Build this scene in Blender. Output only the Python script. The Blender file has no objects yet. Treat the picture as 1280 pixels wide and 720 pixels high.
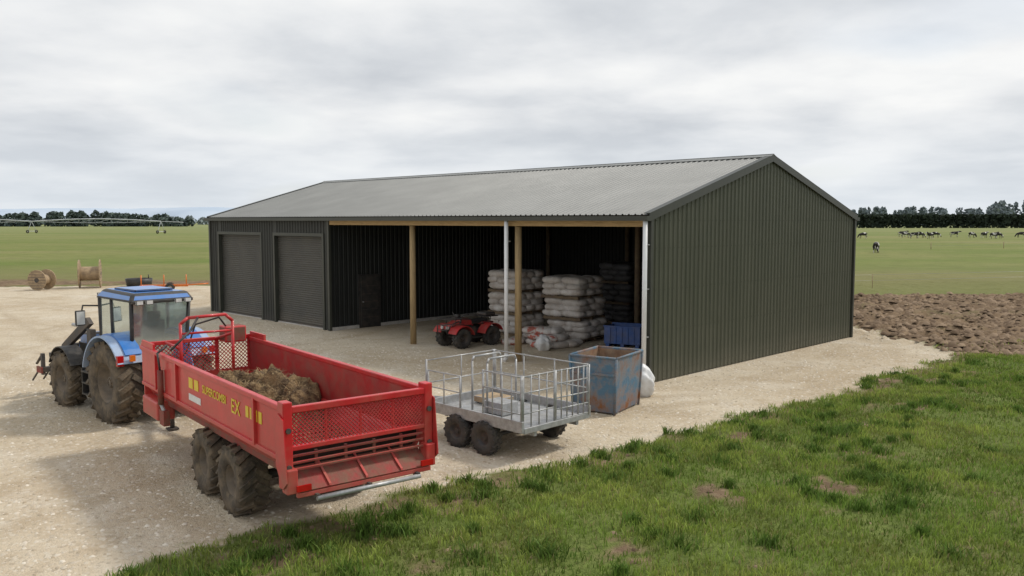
import bpy, bmesh, math, random
import numpy as np
from mathutils import Vector, Matrix, Euler
random.seed(7); rng=np.random.default_rng(11)
scene=bpy.context.scene
COL=scene.collection
R=math.radians

# ------------------------------------------------------------------ materials
def nodes(m):
    m.use_nodes=True
    nt=m.node_tree; nt.nodes.clear()
    return nt
def N(nt,t,**k):
    n=nt.nodes.new(t)
    for a,b in k.items(): setattr(n,a,b)
    return n
def c4(c): return (c[0],c[1],c[2],1)
def mat(name,col,col2=None,rough=.6,metal=0,scale=6,detail=3,lo=.35,hi=.65,bump=.1,bscale=None,dirt=None,dirtz=None,dirtamt=.5,spec=.5,stretch=None,coat=0):
    m=bpy.data.materials.new(name); nt=nodes(m); L=nt.links.new
    out=N(nt,'ShaderNodeOutputMaterial'); b=N(nt,'ShaderNodeBsdfPrincipled'); L(b.outputs[0],out.inputs[0])
    tc=N(nt,'ShaderNodeTexCoord'); src=tc.outputs['Object']
    if stretch:
        mp=N(nt,'ShaderNodeMapping'); mp.inputs['Scale'].default_value=stretch; L(src,mp.inputs[0]); src=mp.outputs[0]
    n=N(nt,'ShaderNodeTexNoise'); n.inputs['Scale'].default_value=scale; n.inputs['Detail'].default_value=detail; n.inputs['Roughness'].default_value=.65
    L(src,n.inputs['Vector'])
    rmp=N(nt,'ShaderNodeMapRange'); rmp.inputs[1].default_value=lo; rmp.inputs[2].default_value=hi; L(n.outputs[0],rmp.inputs[0])
    mx=N(nt,'ShaderNodeMix',data_type='RGBA'); mx.inputs[6].default_value=c4(col); mx.inputs[7].default_value=c4(col2 or [x*.75 for x in col]); L(rmp.outputs[0],mx.inputs[0])
    colout=mx.outputs[2]; fac=None
    if dirt:
        n2=N(nt,'ShaderNodeTexNoise'); n2.inputs['Scale'].default_value=scale*.6+1; n2.inputs['Detail'].default_value=6; n2.inputs['Roughness'].default_value=.7; L(tc.outputs['Object'],n2.inputs['Vector'])
        r2=N(nt,'ShaderNodeMapRange'); r2.inputs[1].default_value=.42; r2.inputs[2].default_value=.72; r2.inputs[4].default_value=dirtamt; L(n2.outputs[0],r2.inputs[0]); fac=r2.outputs[0]
        if dirtz:
            sp=N(nt,'ShaderNodeSeparateXYZ'); L(tc.outputs['Object'],sp.inputs[0])
            r3=N(nt,'ShaderNodeMapRange'); r3.inputs[1].default_value=dirtz[0]; r3.inputs[2].default_value=dirtz[1]; r3.inputs[3].default_value=.9; r3.inputs[4].default_value=0.0; L(sp.outputs[2],r3.inputs[0])
            mm=N(nt,'ShaderNodeMath',operation='MULTIPLY_ADD'); L(r3.outputs[0],mm.inputs[0]); L(n2.outputs[0],mm.inputs[1]); L(fac,mm.inputs[2])
            mm.use_clamp=True; fac=mm.outputs[0]
        m2=N(nt,'ShaderNodeMix',data_type='RGBA'); L(fac,m2.inputs[0]); L(colout,m2.inputs[6]); m2.inputs[7].default_value=c4(dirt); colout=m2.outputs[2]
        rr=N(nt,'ShaderNodeMapRange'); rr.inputs[3].default_value=rough; rr.inputs[4].default_value=.9; L(fac,rr.inputs[0]); L(rr.outputs[0],b.inputs['Roughness'])
    else: b.inputs['Roughness'].default_value=rough
    L(colout,b.inputs['Base Color'])
    b.inputs['Metallic'].default_value=metal; b.inputs['Specular IOR Level'].default_value=spec; b.inputs['Coat Weight'].default_value=coat
    if bump:
        nb=N(nt,'ShaderNodeTexNoise'); nb.inputs['Scale'].default_value=bscale or scale*4; nb.inputs['Detail'].default_value=2; L(src,nb.inputs['Vector'])
        bp=N(nt,'ShaderNodeBump'); bp.inputs['Strength'].default_value=bump; bp.inputs['Distance'].default_value=.03; L(nb.outputs[0],bp.inputs['Height']); L(bp.outputs[0],b.inputs['Normal'])
    return m
DUST=(.36,.29,.20); MUD=(.17,.12,.075)
M={}
M['red']=mat('red_paint',(.58,.016,.024),(.50,.014,.02),rough=.38,scale=3,bump=.03,dirt=(.34,.17,.11),dirtz=(.7,1.45),dirtamt=.35,coat=.2)
M['redin']=mat('red_paint_inside',(.44,.018,.02),(.34,.03,.03),rough=.5,scale=3,bump=.05,dirt=(.25,.14,.09),dirtamt=.55)
M['reddirt']=mat('red_paint_dirty',(.30,.03,.025),(.19,.05,.035),rough=.65,scale=5,bump=.2,dirt=MUD,dirtamt=1.0)
M['tyre']=mat('tyre_rubber',(.055,.045,.035),(.09,.072,.052),rough=.9,scale=5,bump=.4,dirt=(.22,.165,.105),dirtamt=.9)
M['tyredark']=mat('tyre_rubber_dark',(.03,.03,.03),(.05,.047,.043),rough=.85,scale=5,bump=.3,dirt=(.15,.12,.09),dirtamt=.5)
M['blue']=mat('blue_paint',(.03,.17,.52),(.04,.20,.56),rough=.3,scale=2,bump=.02,dirt=(.30,.28,.25),dirtz=(.8,1.4),dirtamt=.25,coat=.3)
M['lblue']=mat('faded_blue_panel',(.34,.45,.62),(.24,.36,.58),rough=.5,scale=3,bump=.03,dirt=DUST,dirtamt=.6)
M['black']=mat('black_plastic',(.02,.02,.021),(.03,.03,.03),rough=.5,scale=6,bump=.1,dirt=(.16,.13,.10),dirtamt=.35)
M['void']=mat('unlit_inside',(.02,.012,.01),(.03,.02,.015),rough=.9,bump=0)  # near-black colour stands in for the shade in the trailer's rear opening
M['dark']=mat('dark_steel',(.045,.045,.047),(.07,.06,.055),rough=.6,scale=6,bump=.1,dirt=MUD,dirtamt=.7)
M['rim']=mat('wheel_rim',(.16,.13,.10),(.10,.08,.06),rough=.7,scale=6,dirt=(.24,.18,.12),dirtamt=.8)
M['rimw']=mat('small_wheel_rim',(.5,.5,.48),(.4,.38,.35),rough=.6,scale=6,dirt=DUST,dirtamt=.6)
M['galv']=mat('galvanised_steel',(.48,.49,.50),(.34,.35,.36),rough=.42,metal=.45,scale=9,bump=.03,dirt=(.28,.25,.20),dirtamt=.55)
M['pale']=mat('pale_galvanised',(.62,.64,.66),(.56,.58,.6),rough=.6,bump=0)
M['white']=mat('white_plastic',(.78,.79,.80),(.72,.73,.74),rough=.4,scale=3,bump=.0,dirt=(.45,.4,.32),dirtz=(-.2,.6),dirtamt=.12)
M['yellow']=mat('yellow_decal',(.75,.56,.02),(.70,.50,.03),rough=.4,scale=9,bump=0,dirt=(.35,.2,.1),dirtamt=.3)
M['decalw']=mat('white_decal',(.75,.75,.74),(.6,.6,.6),rough=.4,scale=9,bump=0)
M['orange']=mat('orange_lamp',(.75,.18,.01),(.6,.14,.01),rough=.3,bump=0)
M['lamp']=mat('lamp_lens',(.7,.7,.68),(.55,.55,.55),rough=.15,bump=0)
M['redlens']=mat('red_lens',(.5,.01,.01),rough=.2,bump=0)
M['timber']=mat('treated_timber',(.42,.30,.15),(.28,.195,.10),rough=.8,scale=4,stretch=(9,9,.7),bump=.3)
M['timberx']=mat('timber_beam',(.50,.34,.16),(.36,.24,.11),rough=.8,scale=4,stretch=(.7,9,9),bump=.3)
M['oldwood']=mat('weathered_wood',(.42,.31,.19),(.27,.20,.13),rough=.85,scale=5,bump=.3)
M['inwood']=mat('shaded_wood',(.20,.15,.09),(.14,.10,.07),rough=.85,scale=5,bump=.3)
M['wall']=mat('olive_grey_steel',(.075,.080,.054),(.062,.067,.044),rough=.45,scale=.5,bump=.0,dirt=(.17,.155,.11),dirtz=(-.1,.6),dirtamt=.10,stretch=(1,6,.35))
M['walldark']=mat('shaded_front_steel',(.026,.029,.025),(.020,.022,.019),rough=.5,scale=.8,bump=.0,dirt=(.10,.09,.08),dirtz=(-.1,.4),dirtamt=.1)  # wall steel darkened, shade on the front put into the colour
M['wallin']=mat('shaded_inner_steel',(.013,.015,.014),(.009,.011,.010),rough=.55,scale=.8,bump=.0)  # near-black copy of the wall steel, interior shade painted in
M['roof']=mat('roof_steel',(.26,.265,.255),(.215,.22,.212),rough=.45,scale=.5,bump=0,dirt=(.30,.30,.29),dirtamt=.15)  # wall steel made paler, sky reflection painted into the colour
M['door']=mat('roller_door_steel',(.068,.066,.058),(.055,.054,.049),rough=.5,scale=1.2,bump=0,dirt=(.2,.17,.13),dirtz=(-.1,.5),dirtamt=.15)
M['trim']=mat('dark_flashing',(.045,.048,.038),(.038,.041,.033),rough=.4,scale=2,bump=0)
M['conc']=mat('concrete_nib',(.50,.48,.45),(.40,.38,.35),rough=.9,scale=6,bump=.2)
M['bag']=mat('white_bag',(.74,.71,.68),(.54,.50,.46),rough=.5,scale=3,bump=.5,bscale=10,dirt=(.40,.32,.25),dirtamt=.55)
M['bagpink']=mat('printed_bag',(.70,.65,.61),(.55,.16,.12),rough=.5,scale=5,lo=.5,hi=.56,bump=.5,bscale=10,dirt=(.3,.24,.2),dirtamt=.3)
M['baggrey']=mat('grey_bag',(.12,.12,.125),(.08,.08,.085),rough=.45,scale=4,bump=.5,bscale=9,dirt=(.16,.14,.12),dirtamt=.4)
M['bluebin']=mat('blue_plastic',(.05,.13,.40),(.04,.10,.30),rough=.5,scale=4,dirt=DUST,dirtamt=.3)
M['rust']=mat('rusty_blue_steel',(.07,.155,.235),(.17,.25,.30),rough=.6,scale=2.6,lo=.42,hi=.58,bump=.3,dirt=(.21,.085,.032),dirtz=(-.3,.5),dirtamt=1.0)
M['rustin']=mat('rusty_inside',(.24,.12,.06),(.15,.09,.06),rough=.8,scale=3,bump=.3,dirt=(.38,.30,.2),dirtamt=.5)
M['hay']=mat('straw_manure',(.235,.155,.075),(.075,.046,.024),rough=.95,scale=5,lo=.4,hi=.6,bump=1,bscale=26)
M['stems']=mat('straw_stems',(.36,.25,.125),(.13,.085,.042),rough=.9,scale=4,lo=.42,hi=.58,bump=0)
M['seat']=mat('seat_vinyl',(.02,.02,.02),rough=.55,bump=.1)
def glassmat():
    m=bpy.data.materials.new('cab_glass'); nt=nodes(m); L=nt.links.new
    out=N(nt,'ShaderNodeOutputMaterial'); t=N(nt,'ShaderNodeBsdfTransparent'); t.inputs[0].default_value=(.66,.80,.78,1)
    g=N(nt,'ShaderNodeBsdfGlossy'); g.inputs['Roughness'].default_value=.06; g.inputs[0].default_value=(.88,.97,.98,1)
    d=N(nt,'ShaderNodeBsdfDiffuse'); d.inputs[0].default_value=(.55,.64,.62,1)  # whitish-teal reflection painted into the glass as a diffuse share
    lw=N(nt,'ShaderNodeLayerWeight'); lw.inputs[0].default_value=.4
    a=N(nt,'ShaderNodeMixShader'); a.inputs[0].default_value=.36; L(t.outputs[0],a.inputs[1]); L(d.outputs[0],a.inputs[2])
    b=N(nt,'ShaderNodeMixShader'); mr=N(nt,'ShaderNodeMapRange'); mr.inputs[3].default_value=.28; mr.inputs[4].default_value=.95; L(lw.outputs['Facing'],mr.inputs[0]); L(mr.outputs[0],b.inputs[0])
    L(a.outputs[0],b.inputs[1]); L(g.outputs[0],b.inputs[2]); L(b.outputs[0],out.inputs[0]); return m
M['glass']=glassmat()

# ------------------------------------------------------------------ helpers
def empty(name,loc,ang=0):
    e=bpy.data.objects.new(name,None); COL.objects.link(e); e.location=loc; e.rotation_euler=(0,0,ang); e.empty_display_size=.3; return e
def addmesh(name,verts,faces,mats,parent=None,smooth=False,mi=None):
    me=bpy.data.meshes.new(name); me.from_pydata([tuple(v) for v in verts],[],faces); 
    for m in (mats if isinstance(mats,(list,tuple)) else [mats]): me.materials.append(m)
    if smooth: me.polygons.foreach_set('use_smooth',[True]*len(me.polygons))
    if mi is not None: me.polygons.foreach_set('material_index',mi)
    o=bpy.data.objects.new(name,me); COL.objects.link(o)
    if parent: o.parent=parent
    return o
def npmesh(name,V,F,mats,parent=None,smooth=False,cols=None):
    me=bpy.data.meshes.new(name); V=np.asarray(V,dtype=np.float32); F=np.asarray(F,dtype=np.int32); k=F.shape[1]
    me.vertices.add(len(V)); me.vertices.foreach_set('co',V.ravel())
    me.loops.add(F.size); me.loops.foreach_set('vertex_index',F.ravel())
    me.polygons.add(len(F)); me.polygons.foreach_set('loop_start',np.arange(0,F.size,k,dtype=np.int32)); me.polygons.foreach_set('loop_total',np.full(len(F),k,dtype=np.int32))
    if smooth: me.polygons.foreach_set('use_smooth',np.ones(len(F),dtype=bool))
    me.update(calc_edges=True)
    if cols is not None:
        a=me.color_attributes.new('tint','FLOAT_COLOR','POINT'); cc=np.ones((len(V),4),dtype=np.float32); cc[:,:cols.shape[1]]=cols; a.data.foreach_set('color',cc.ravel())
    for m in (mats if isinstance(mats,(list,tuple)) else [mats]): me.materials.append(m)
    o=bpy.data.objects.new(name,me); COL.objects.link(o)
    if parent: o.parent=parent
    return o
class MB:
    def __init__(s): s.bm=bmesh.new(); s.m=[]
    def mi(s,k):
        if k not in s.m: s.m.append(k)
        return s.m.index(k)
    def _fin(s,verts,k,smooth=False,sides=False):
        i=s.mi(k); fs=set(f for v in verts for f in v.link_faces)
        for f in fs:
            f.material_index=i
            if smooth and (not sides or len(f.verts)==4): f.smooth=True
        return fs
    def box(s,c,d,k,rot=None,bev=0,M4=None):
        R4=rot.to_matrix().to_4x4() if isinstance(rot,Euler) else (rot or Matrix.Identity(4))
        m=Matrix.Translation(c)@R4@Matrix.Diagonal((d[0],d[1],d[2],1))
        if M4: m=M4@m
        r=bmesh.ops.create_cube(s.bm,size=1,matrix=m); vs=r['verts']; fs=s._fin(vs,k)
        if bev:
            es=list(set(e for f in fs for e in f.edges)); bmesh.ops.bevel(s.bm,geom=es,offset=bev,segments=2,affect='EDGES',profile=.5,clamp_overlap=True)
    def hexa(s,p,k,bev=0):
        v=[s.bm.verts.new(q) for q in p]; fs=[]
        for f in ((3,2,1,0),(4,5,6,7),(0,1,5,4),(1,2,6,5),(2,3,7,6),(3,0,4,7)): fs.append(s.bm.faces.new([v[i] for i in f]))
        for f in fs: f.material_index=s.mi(k)
        if bev:
            es=list(set(e for f in fs for e in f.edges)); bmesh.ops.bevel(s.bm,geom=es,offset=bev,segments=2,affect='EDGES',profile=.5,clamp_overlap=True)
    def cyl(s,p1,p2,r,k,r2=None,n=12,caps=True):
        p1=Vector(p1);p2=Vector(p2);d=p2-p1
        q=d.to_track_quat('Z','Y').to_matrix().to_4x4()
        m=Matrix.Translation((p1+p2)/2)@q
        rr=bmesh.ops.create_cone(s.bm,cap_ends=caps,segments=n,radius1=r,radius2=r if r2 is None else r2,depth=d.length,matrix=m)
        s._fin(rr['verts'],k,True,n!=4)
    def tube(s,pts,r,k,n=8,closed=False):
        P=[Vector(p) for p in pts]
        if closed: P.append(P[0])
        for a,b in zip(P[:-1],P[1:]): s.cyl(a,b,r,k,n=n)
        for p in P[1:-1]: 
            rr=bmesh.ops.create_icosphere(s.bm,subdivisions=1,radius=r*1.02,matrix=Matrix.Translation(p)); s._fin(rr['verts'],k,True)
    def poly(s,pts,k):
        f=s.bm.faces.new([s.bm.verts.new(p) for p in pts]); f.material_index=s.mi(k); return f
    def prism(s,pts,vec,k,bev=0):
        vec=Vector(vec); a=[s.bm.verts.new(p) for p in pts]; b=[s.bm.verts.new(Vector(p)+vec) for p in pts]; fs=[]
        fs.append(s.bm.faces.new(a[::-1])); fs.append(s.bm.faces.new(b)); n=len(a)
        for i in range(n): fs.append(s.bm.faces.new([a[i],a[(i+1)%n],b[(i+1)%n],b[i]]))
        for f in fs: f.material_index=s.mi(k)
        bmesh.ops.recalc_face_normals(s.bm,faces=fs)
        if bev:
            es=list(set(e for f in fs for e in f.edges)); bmesh.ops.bevel(s.bm,geom=es,offset=bev,segments=2,affect='EDGES',profile=.5,clamp_overlap=True)
    def lathe(s,prof,c,k,n=32,axis='Y',smooth=True):
        c=Vector(c); rings=[]
        for j in range(n):
            t=2*math.pi*j/n; ring=[]
            for r,l in prof:
                p={'Y':Vector((r*math.cos(t),l,r*math.sin(t))),'X':Vector((l,r*math.cos(t),r*math.sin(t))),'Z':Vector((r*math.cos(t),r*math.sin(t),l))}[axis]
                ring.append(s.bm.verts.new(c+p))
            rings.append(ring)
        fs=[]
        for j in range(n):
            a=rings[j]; b=rings[(j+1)%n]
            for i in range(len(prof)-1):
                f=s.bm.faces.new([a[i],a[i+1],b[i+1],b[i]]); f.material_index=s.mi(k); f.smooth=smooth; fs.append(f)
        bmesh.ops.recalc_face_normals(s.bm,faces=fs)
    def arc(s,c,r,y0,y1,a0,a1,th,k,n=14,flare=0):
        pr=[]
        for j in range(n+1):
            t=a0+(a1-a0)*j/n
            o=[Vector((c[0]+rr*math.cos(t),y,c[2]+rr*math.sin(t))) for rr,y in ((r,y0),(r,y1),(r+th,y1),(r+th,y0))]
            pr.append([s.bm.verts.new(p) for p in o])
        fs=[]
        for a,b in zip(pr[:-1],pr[1:]):
            for i in range(4): fs.append(s.bm.faces.new([a[i],a[(i+1)%4],b[(i+1)%4],b[i]]))
        fs.append(s.bm.faces.new(pr[0])); fs.append(s.bm.faces.new(pr[-1][::-1]))
        bmesh.ops.recalc_face_normals(s.bm,faces=fs)
        for f in fs: f.material_index=s.mi(k)
    def tyre(s,c,r,w,rim,ktyre,krim,lugs=18,out=1,ld=.05,hub=None):
        h=w/2
        prof=[(rim,-h*.8),(rim*1.04,-h*.92),((rim+r)/2,-h*1.03),(r*.93,-h*.98),(r*.975,-h*.8),(r*.985,0),(r*.975,h*.8),(r*.93,h*.98),((rim+r)/2,h*1.03),(rim*1.04,h*.92),(rim,h*.8)]
        s.lathe(prof,c,ktyre,n=40)
        s.lathe([(rim,-h*.8),(rim*.93,-h*.7),(rim*.85,-h*.05*1),(rim*.3,-h*.1),(rim*.28,-h*.45),(.001,-h*.5)],c,krim,n=28)
        s.lathe([(rim,h*.8),(rim*.93,h*.7),(rim*.85,h*.05),(rim*.3,h*.1),(rim*.28,h*.45),(.001,h*.5)],c,krim,n=28)
        for i in range(8):
            t=2*math.pi*i/8
            for sg in (-1,1): s.cyl((c[0]+rim*.2*math.cos(t),c[1]+sg*h*.42,c[2]+rim*.2*math.sin(t)),(c[0]+rim*.2*math.cos(t),c[1]+sg*h*.56,c[2]+rim*.2*math.sin(t)),.018,krim,n=6)
        for i in range(lugs):
            for sg in (-1,1):
                t=2*math.pi*(i+(.25 if sg>0 else -.25))/lugs
                m=Matrix.Translation(c)@Matrix.Rotation(t,4,'Y')@Matrix.Translation((0,sg*w*.25,r*.985))@Matrix.Rotation(sg*R(34),4,'Z')@Matrix.Rotation(-sg*R(5),4,'X')@Matrix.Diagonal((2*math.pi*r/lugs*.38,w*.60,ld,1))
                rr=bmesh.ops.create_cube(s.bm,size=1,matrix=m); s._fin(rr['verts'],ktyre)
    def done(s,name,parent=None):
        me=bpy.data.meshes.new(name); s.bm.to_mesh(me); s.bm.free()
        for k in s.m: me.materials.append(M[k])
        o=bpy.data.objects.new(name,me); COL.objects.link(o)
        if parent: o.parent=parent
        return o
def hsh(i,j,seed):
    x=(i.astype(np.int64)*374761393+j.astype(np.int64)*668265263+seed*1442695041)&0x7fffffff
    x=((x^(x>>13))*1274126177)&0x7fffffff
    return ((x^(x>>16))&0xffff)/65535.0
def vnoise(x,y,seed=0):
    i=np.floor(x);j=np.floor(y);fx=x-i;fy=y-j;fx=fx*fx*(3-2*fx);fy=fy*fy*(3-2*fy)
    a=hsh(i,j,seed);b=hsh(i+1,j,seed);c=hsh(i,j+1,seed);d=hsh(i+1,j+1,seed)
    return (a*(1-fx)+b*fx)*(1-fy)+(c*(1-fx)+d*fx)*fy
def fbm(x,y,seed=0,o=4):
    s=0;a=.5;t=0
    for k in range(o): s=s+a*vnoise(x*2**k,y*2**k,seed+k*17);t+=a;a*=.5
    return s/t
def sdpoly(x,y,P):
    d=np.full(x.shape,1e9);ins=np.zeros(x.shape,bool);n=len(P)
    for i in range(n):
        ax,ay=P[i];bx,by=P[(i+1)%n];ex,ey=bx-ax,by-ay
        t=np.clip(((x-ax)*ex+(y-ay)*ey)/(ex*ex+ey*ey),0,1)
        d=np.minimum(d,np.hypot(x-ax-t*ex,y-ay-t*ey))
        c=((ay<=y)&(by>y))|((by<=y)&(ay>y))
        xi=ax+(y-ay)*ex/(ey if abs(ey)>1e-9 else 1e-9)
        ins^=c&(x<xi)
    return np.where(ins,d,-d)
def sm(x,a,b):
    t=np.clip((x-a)/(b-a),0,1);return t*t*(3-2*t)

# ------------------------------------------------------------------ ground
GR=[(-9,3),(-4.61,9.4),(-3.24,10.67),(-2,11.9),(0,13.4),(2.35,15.1),(4.2,16.7),(6.45,18.6),(9.7,21.8),(12.2,23.9),(13.6,25.6),(13.4,28),(12.9,31.5),(9,37),(-3,49),(-6,52.5),(-20,53),(-34,51.5),(-60,50),(-90,46),(-90,3)]
SO=[(11,30),(12.8,27),(13.2,25.2),(15,25.2),(18,26.3),(24,28.5),(40,34),(70,45),(75,60),(40,50),(26,46),(14,45),(6,46),(2,48),(0,44)]
SO2=[(-90,47),(-34,52),(-4,53),(2,49),(4,52),(-8,57),(-36,58.5),(-90,58)]
SPOTS=[(7.9,20.2,.6),(3.1,12.3,.5),(-2.9,9.9,.45),(5.0,12.8,.42),(9.6,21.0,.5),(6.2,14.4,.4),(1.4,10.2,.3),(10.8,21.0,.55),(-.8,11.9,.42),(8.9,18.2,.35),(2.0,14.2,.3),(12.3,22.6,.45),(-1.9,10.9,.3),(4.3,15.6,.3),(7.0,16.5,.32)]
def masks(x,y):
    nz=fbm(x*1.3,y*1.3,3)-.5; nf=fbm(x*6,y*6,9)-.5
    g0=sdpoly(x,y,GR); g=g0+nz*1.0+nf*.7
    s=np.maximum(sdpoly(x,y,SO)+nz*1.4,sdpoly(x,y,SO2)*.35+nz*1.6-.3)
    sp=np.full(x.shape,-9.)
    for a,b,r in SPOTS: sp=np.maximum(sp,r-np.hypot(x-a,(y-b)*1.0)+nf*1.4+nz*.7)
    near=(y<30)&(x>-12)&(x<26)
    worn=sm(fbm(x*.9,y*.9,201),.66,.74)*near*.85
    verge=np.clip(.5-np.abs(g+.32),0,.5)*2*sm(fbm(x*.8,y*.8,77),.45,.6)*near
    gm=sm(g,-.12,.12); so=np.clip(np.maximum.reduce([sm(s,-.3,.3),sm(sp,-.05,.3),worn*(.4+nf*2),verge*(.9+nf)]),0,1)*(1-gm)
    return gm,so
def gz(x,y):
    gm,so=masks(x,y)
    nr=sm(60-np.abs(y-30),-20,10)*sm(70-np.abs(x),-20,10)
    big=sm(sdpoly(x,y,SO),0,1.2)
    h=(fbm(x*.5,y*.5,21)-.5)*.05+(1-gm)*(fbm(x*2.2,y*2.2,5)-.42)*.17*(1-big)+gm*(fbm(x*1.5,y*3,6)-.5)*.04
    rg=1-np.abs(2*fbm(x*1.0,y*1.0,8)-1)
    h=h+big*((rg-.6)*.38+(fbm(x*4,y*4,12)-.45)*.38)
    u=(x-3.42)*.7071-(y-20.8)*.7071; v=(x-3.42)*.7071+(y-20.8)*.7071
    inside=sm(u,-24.6,-24)*sm(-u,-.6,0)*sm(v,-.5,0)*sm(-v,-12.6,-12)
    return h*nr*(1-inside*.9)
def axis(lo,hi,st,far):
    a=list(np.arange(lo,hi+1e-6,st)); s=st;v=a[-1];up=[]
    while v<far: s*=1.25;v+=s;up.append(v)
    s=st;v=a[0];dn=[]
    while v>-far: s*=1.25;v-=s;dn.append(v)
    return np.array(dn[::-1]+a+up)
xs=axis(-36,32,.16,7000); ys=axis(6,56,.16,9000)
X,Y=np.meshgrid(xs,ys); Z=gz(X,Y)
nx,ny=len(xs),len(ys)
V=np.stack([X.ravel(),Y.ravel(),Z.ravel()],1)
idx=np.arange(nx*ny).reshape(ny,nx)
F=np.stack([idx[:-1,:-1].ravel(),idx[:-1,1:].ravel(),idx[1:,1:].ravel(),idx[1:,:-1].ravel()],1)
gm,so=masks(X,Y)
tr=np.zeros((nx*ny,3),np.float32); tr[:,0]=gm.ravel(); tr[:,1]=so.ravel()
def track(px,py,dx,dy,w): 
    n=math.hypot(dx,dy); return np.exp(-(((X-px)*dy/n-(Y-py)*dx/n)/w)**2)
def ring(cx,cy,rr,w): return np.exp(-((np.hypot(X-cx,Y-cy)-rr)/w)**2)
tk=np.zeros_like(X)
for o in (-.85,.85): tk=np.maximum(tk,track(-4.7+o*.78,13+o*.62,-.62,.785,.24))
for o in (-.9,.9,2.2,4.1): tk=np.maximum(tk,track(-7+o,20+o,-.8,.45,.25)*.8)
for o in (-.9,.9): tk=np.maximum(tk,track(-12+o,12+o,-.5,.9,.25)*.9)
for cx,cy,r0 in ((-24,6,15),(-24,6,16.8),(-2,33,14),(-2,33,15.7),(-30,30,13),(-30,30,14.8),(-14,34,9.5),(-14,34,11.2),(6,6,13.5),(6,6,15.3)): tk=np.maximum(tk,ring(cx,cy,r0,.24)*.85)
tr[:,2]=np.clip(tk*(.1+1.1*sm(fbm(X*.5,Y*.5,44),.3,.65)),0,1).ravel()
def groundmat():
    m=bpy.data.materials.new('ground_surface'); nt=nodes(m); L=nt.links.new
    out=N(nt,'ShaderNodeOutputMaterial'); b=N(nt,'ShaderNodeBsdfPrincipled'); L(b.outputs[0],out.inputs[0]); b.inputs['Roughness'].default_value=.95; b.inputs['Specular IOR Level'].default_value=.15
    g=N(nt,'ShaderNodeNewGeometry'); at=N(nt,'ShaderNodeAttribute',attribute_name='tint'); sp=N(nt,'ShaderNodeSeparateColor'); L(at.outputs['Color'],sp.inputs[0])
    def noise(sc,det=5,ro=.6,stretch=None):
        n=N(nt,'ShaderNodeTexNoise'); n.inputs['Scale'].default_value=sc; n.inputs['Detail'].default_value=min(det,4); n.inputs['Roughness'].default_value=ro
        if stretch:
            mp=N(nt,'ShaderNodeMapping'); mp.inputs['Scale'].default_value=stretch; L(g.outputs['Position'],mp.inputs[0]); L(mp.outputs[0],n.inputs['Vector'])
        else: L(g.outputs['Position'],n.inputs['Vector'])
        return n.outputs[0]
    def mr(v,a,bb,c=0,d=1):
        r=N(nt,'ShaderNodeMapRange'); r.inputs[1].default_value=a;r.inputs[2].default_value=bb;r.inputs[3].default_value=c;r.inputs[4].default_value=d; L(v,r.inputs[0]); return r.outputs[0]
    def mix(f,a,bb,bt='MIX'):
        x=N(nt,'ShaderNodeMix',data_type='RGBA',blend_type=bt)
        for i,v in ((0,f),(6,a),(7,bb)):
            if isinstance(v,tuple): x.inputs[i].default_value=c4(v)
            elif isinstance(v,(int,float)): x.inputs[i].default_value=v
            else: L(v,x.inputs[i])
        return x.outputs[2]
    vo=N(nt,'ShaderNodeTexVoronoi'); vo.inputs['Scale'].default_value=19; L(g.outputs['Position'],vo.inputs['Vector'])
    vo2=N(nt,'ShaderNodeTexVoronoi'); vo2.inputs['Scale'].default_value=44; L(g.outputs['Position'],vo2.inputs['Vector'])
    sc=N(nt,'ShaderNodeSeparateColor'); L(vo.outputs['Color'],sc.inputs[0]); sc2=N(nt,'ShaderNodeSeparateColor'); L(vo2.outputs['Color'],sc2.inputs[0])
    gc=mix(mr(noise(.16,4),.40,.60),(.60,.52,.395),(.50,.41,.29))
    nn=noise(1.0,6,.72)
    gc=mix(mr(nn,.50,.70,0,.65),gc,(.41,.315,.205))
    gc=mix(mr(noise(.45,5,.7),.52,.66,0,.65),gc,(.66,.60,.50))
    gc=mix(mr(noise(.28,4,.7),.60,.72,0,.5),gc,(.39,.28,.165))
    gc=mix(mr(sp.outputs[2],.1,1,0,.62),gc,(.40,.315,.21))
    gc=mix(mr(sc2.outputs[0],.0,1,.0,.22),gc,(.40,.34,.26))
    gc=mix(mr(sc.outputs[1],.80,.9,0,.28),gc,(.72,.68,.60))
    gc=mix(mr(sc.outputs[2],.87,.95,0,.35),gc,(.29,.24,.18))
    s=mix(mr(nn,.35,.65),(.25,.175,.108),(.135,.092,.058))
    s=mix(mr(noise(6,6,.7),.5,.7,0,.6),s,(.30,.225,.15))
    s=mix(mr(noise(.35,4),.55,.7,0,.4),s,(.15,.15,.06))
    gr=mix(mr(noise(.5,6),.38,.62),(.12,.165,.035),(.165,.20,.055))
    gr=mix(mr(noise(7,6,.7),.42,.68,0,.7),gr,(.065,.085,.022))
    sepp=N(nt,'ShaderNodeSeparateXYZ'); L(g.outputs['Position'],sepp.inputs[0])
    far=mix(mr(noise(.012,4,.6,(1,2.2,1)),.38,.62),(.145,.19,.045),(.22,.225,.078))
    far=mix(mr(noise(.05,5,.65,(.5,1.8,1)),.45,.68,0,.7),far,(.26,.24,.105))
    far=mix(mr(noise(.45,5,.7,(1,1,1)),.45,.7,0,.55),far,(.11,.13,.04))
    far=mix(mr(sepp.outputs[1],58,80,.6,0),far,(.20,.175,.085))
    far=mix(mr(sepp.outputs[1],150,600,0,.45),far,(.27,.30,.16))  # field pales with distance, haze painted into its colour
    gr=mix(mr(sepp.outputs[1],30,60),gr,far)
    c=mix(sp.outputs[1],gr,s); c=mix(sp.outputs[0],c,gc); L(c,b.inputs['Base Color'])
    h=N(nt,'ShaderNodeMath',operation='ADD'); L(noise(9,3,.7),h.inputs[0])
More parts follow.
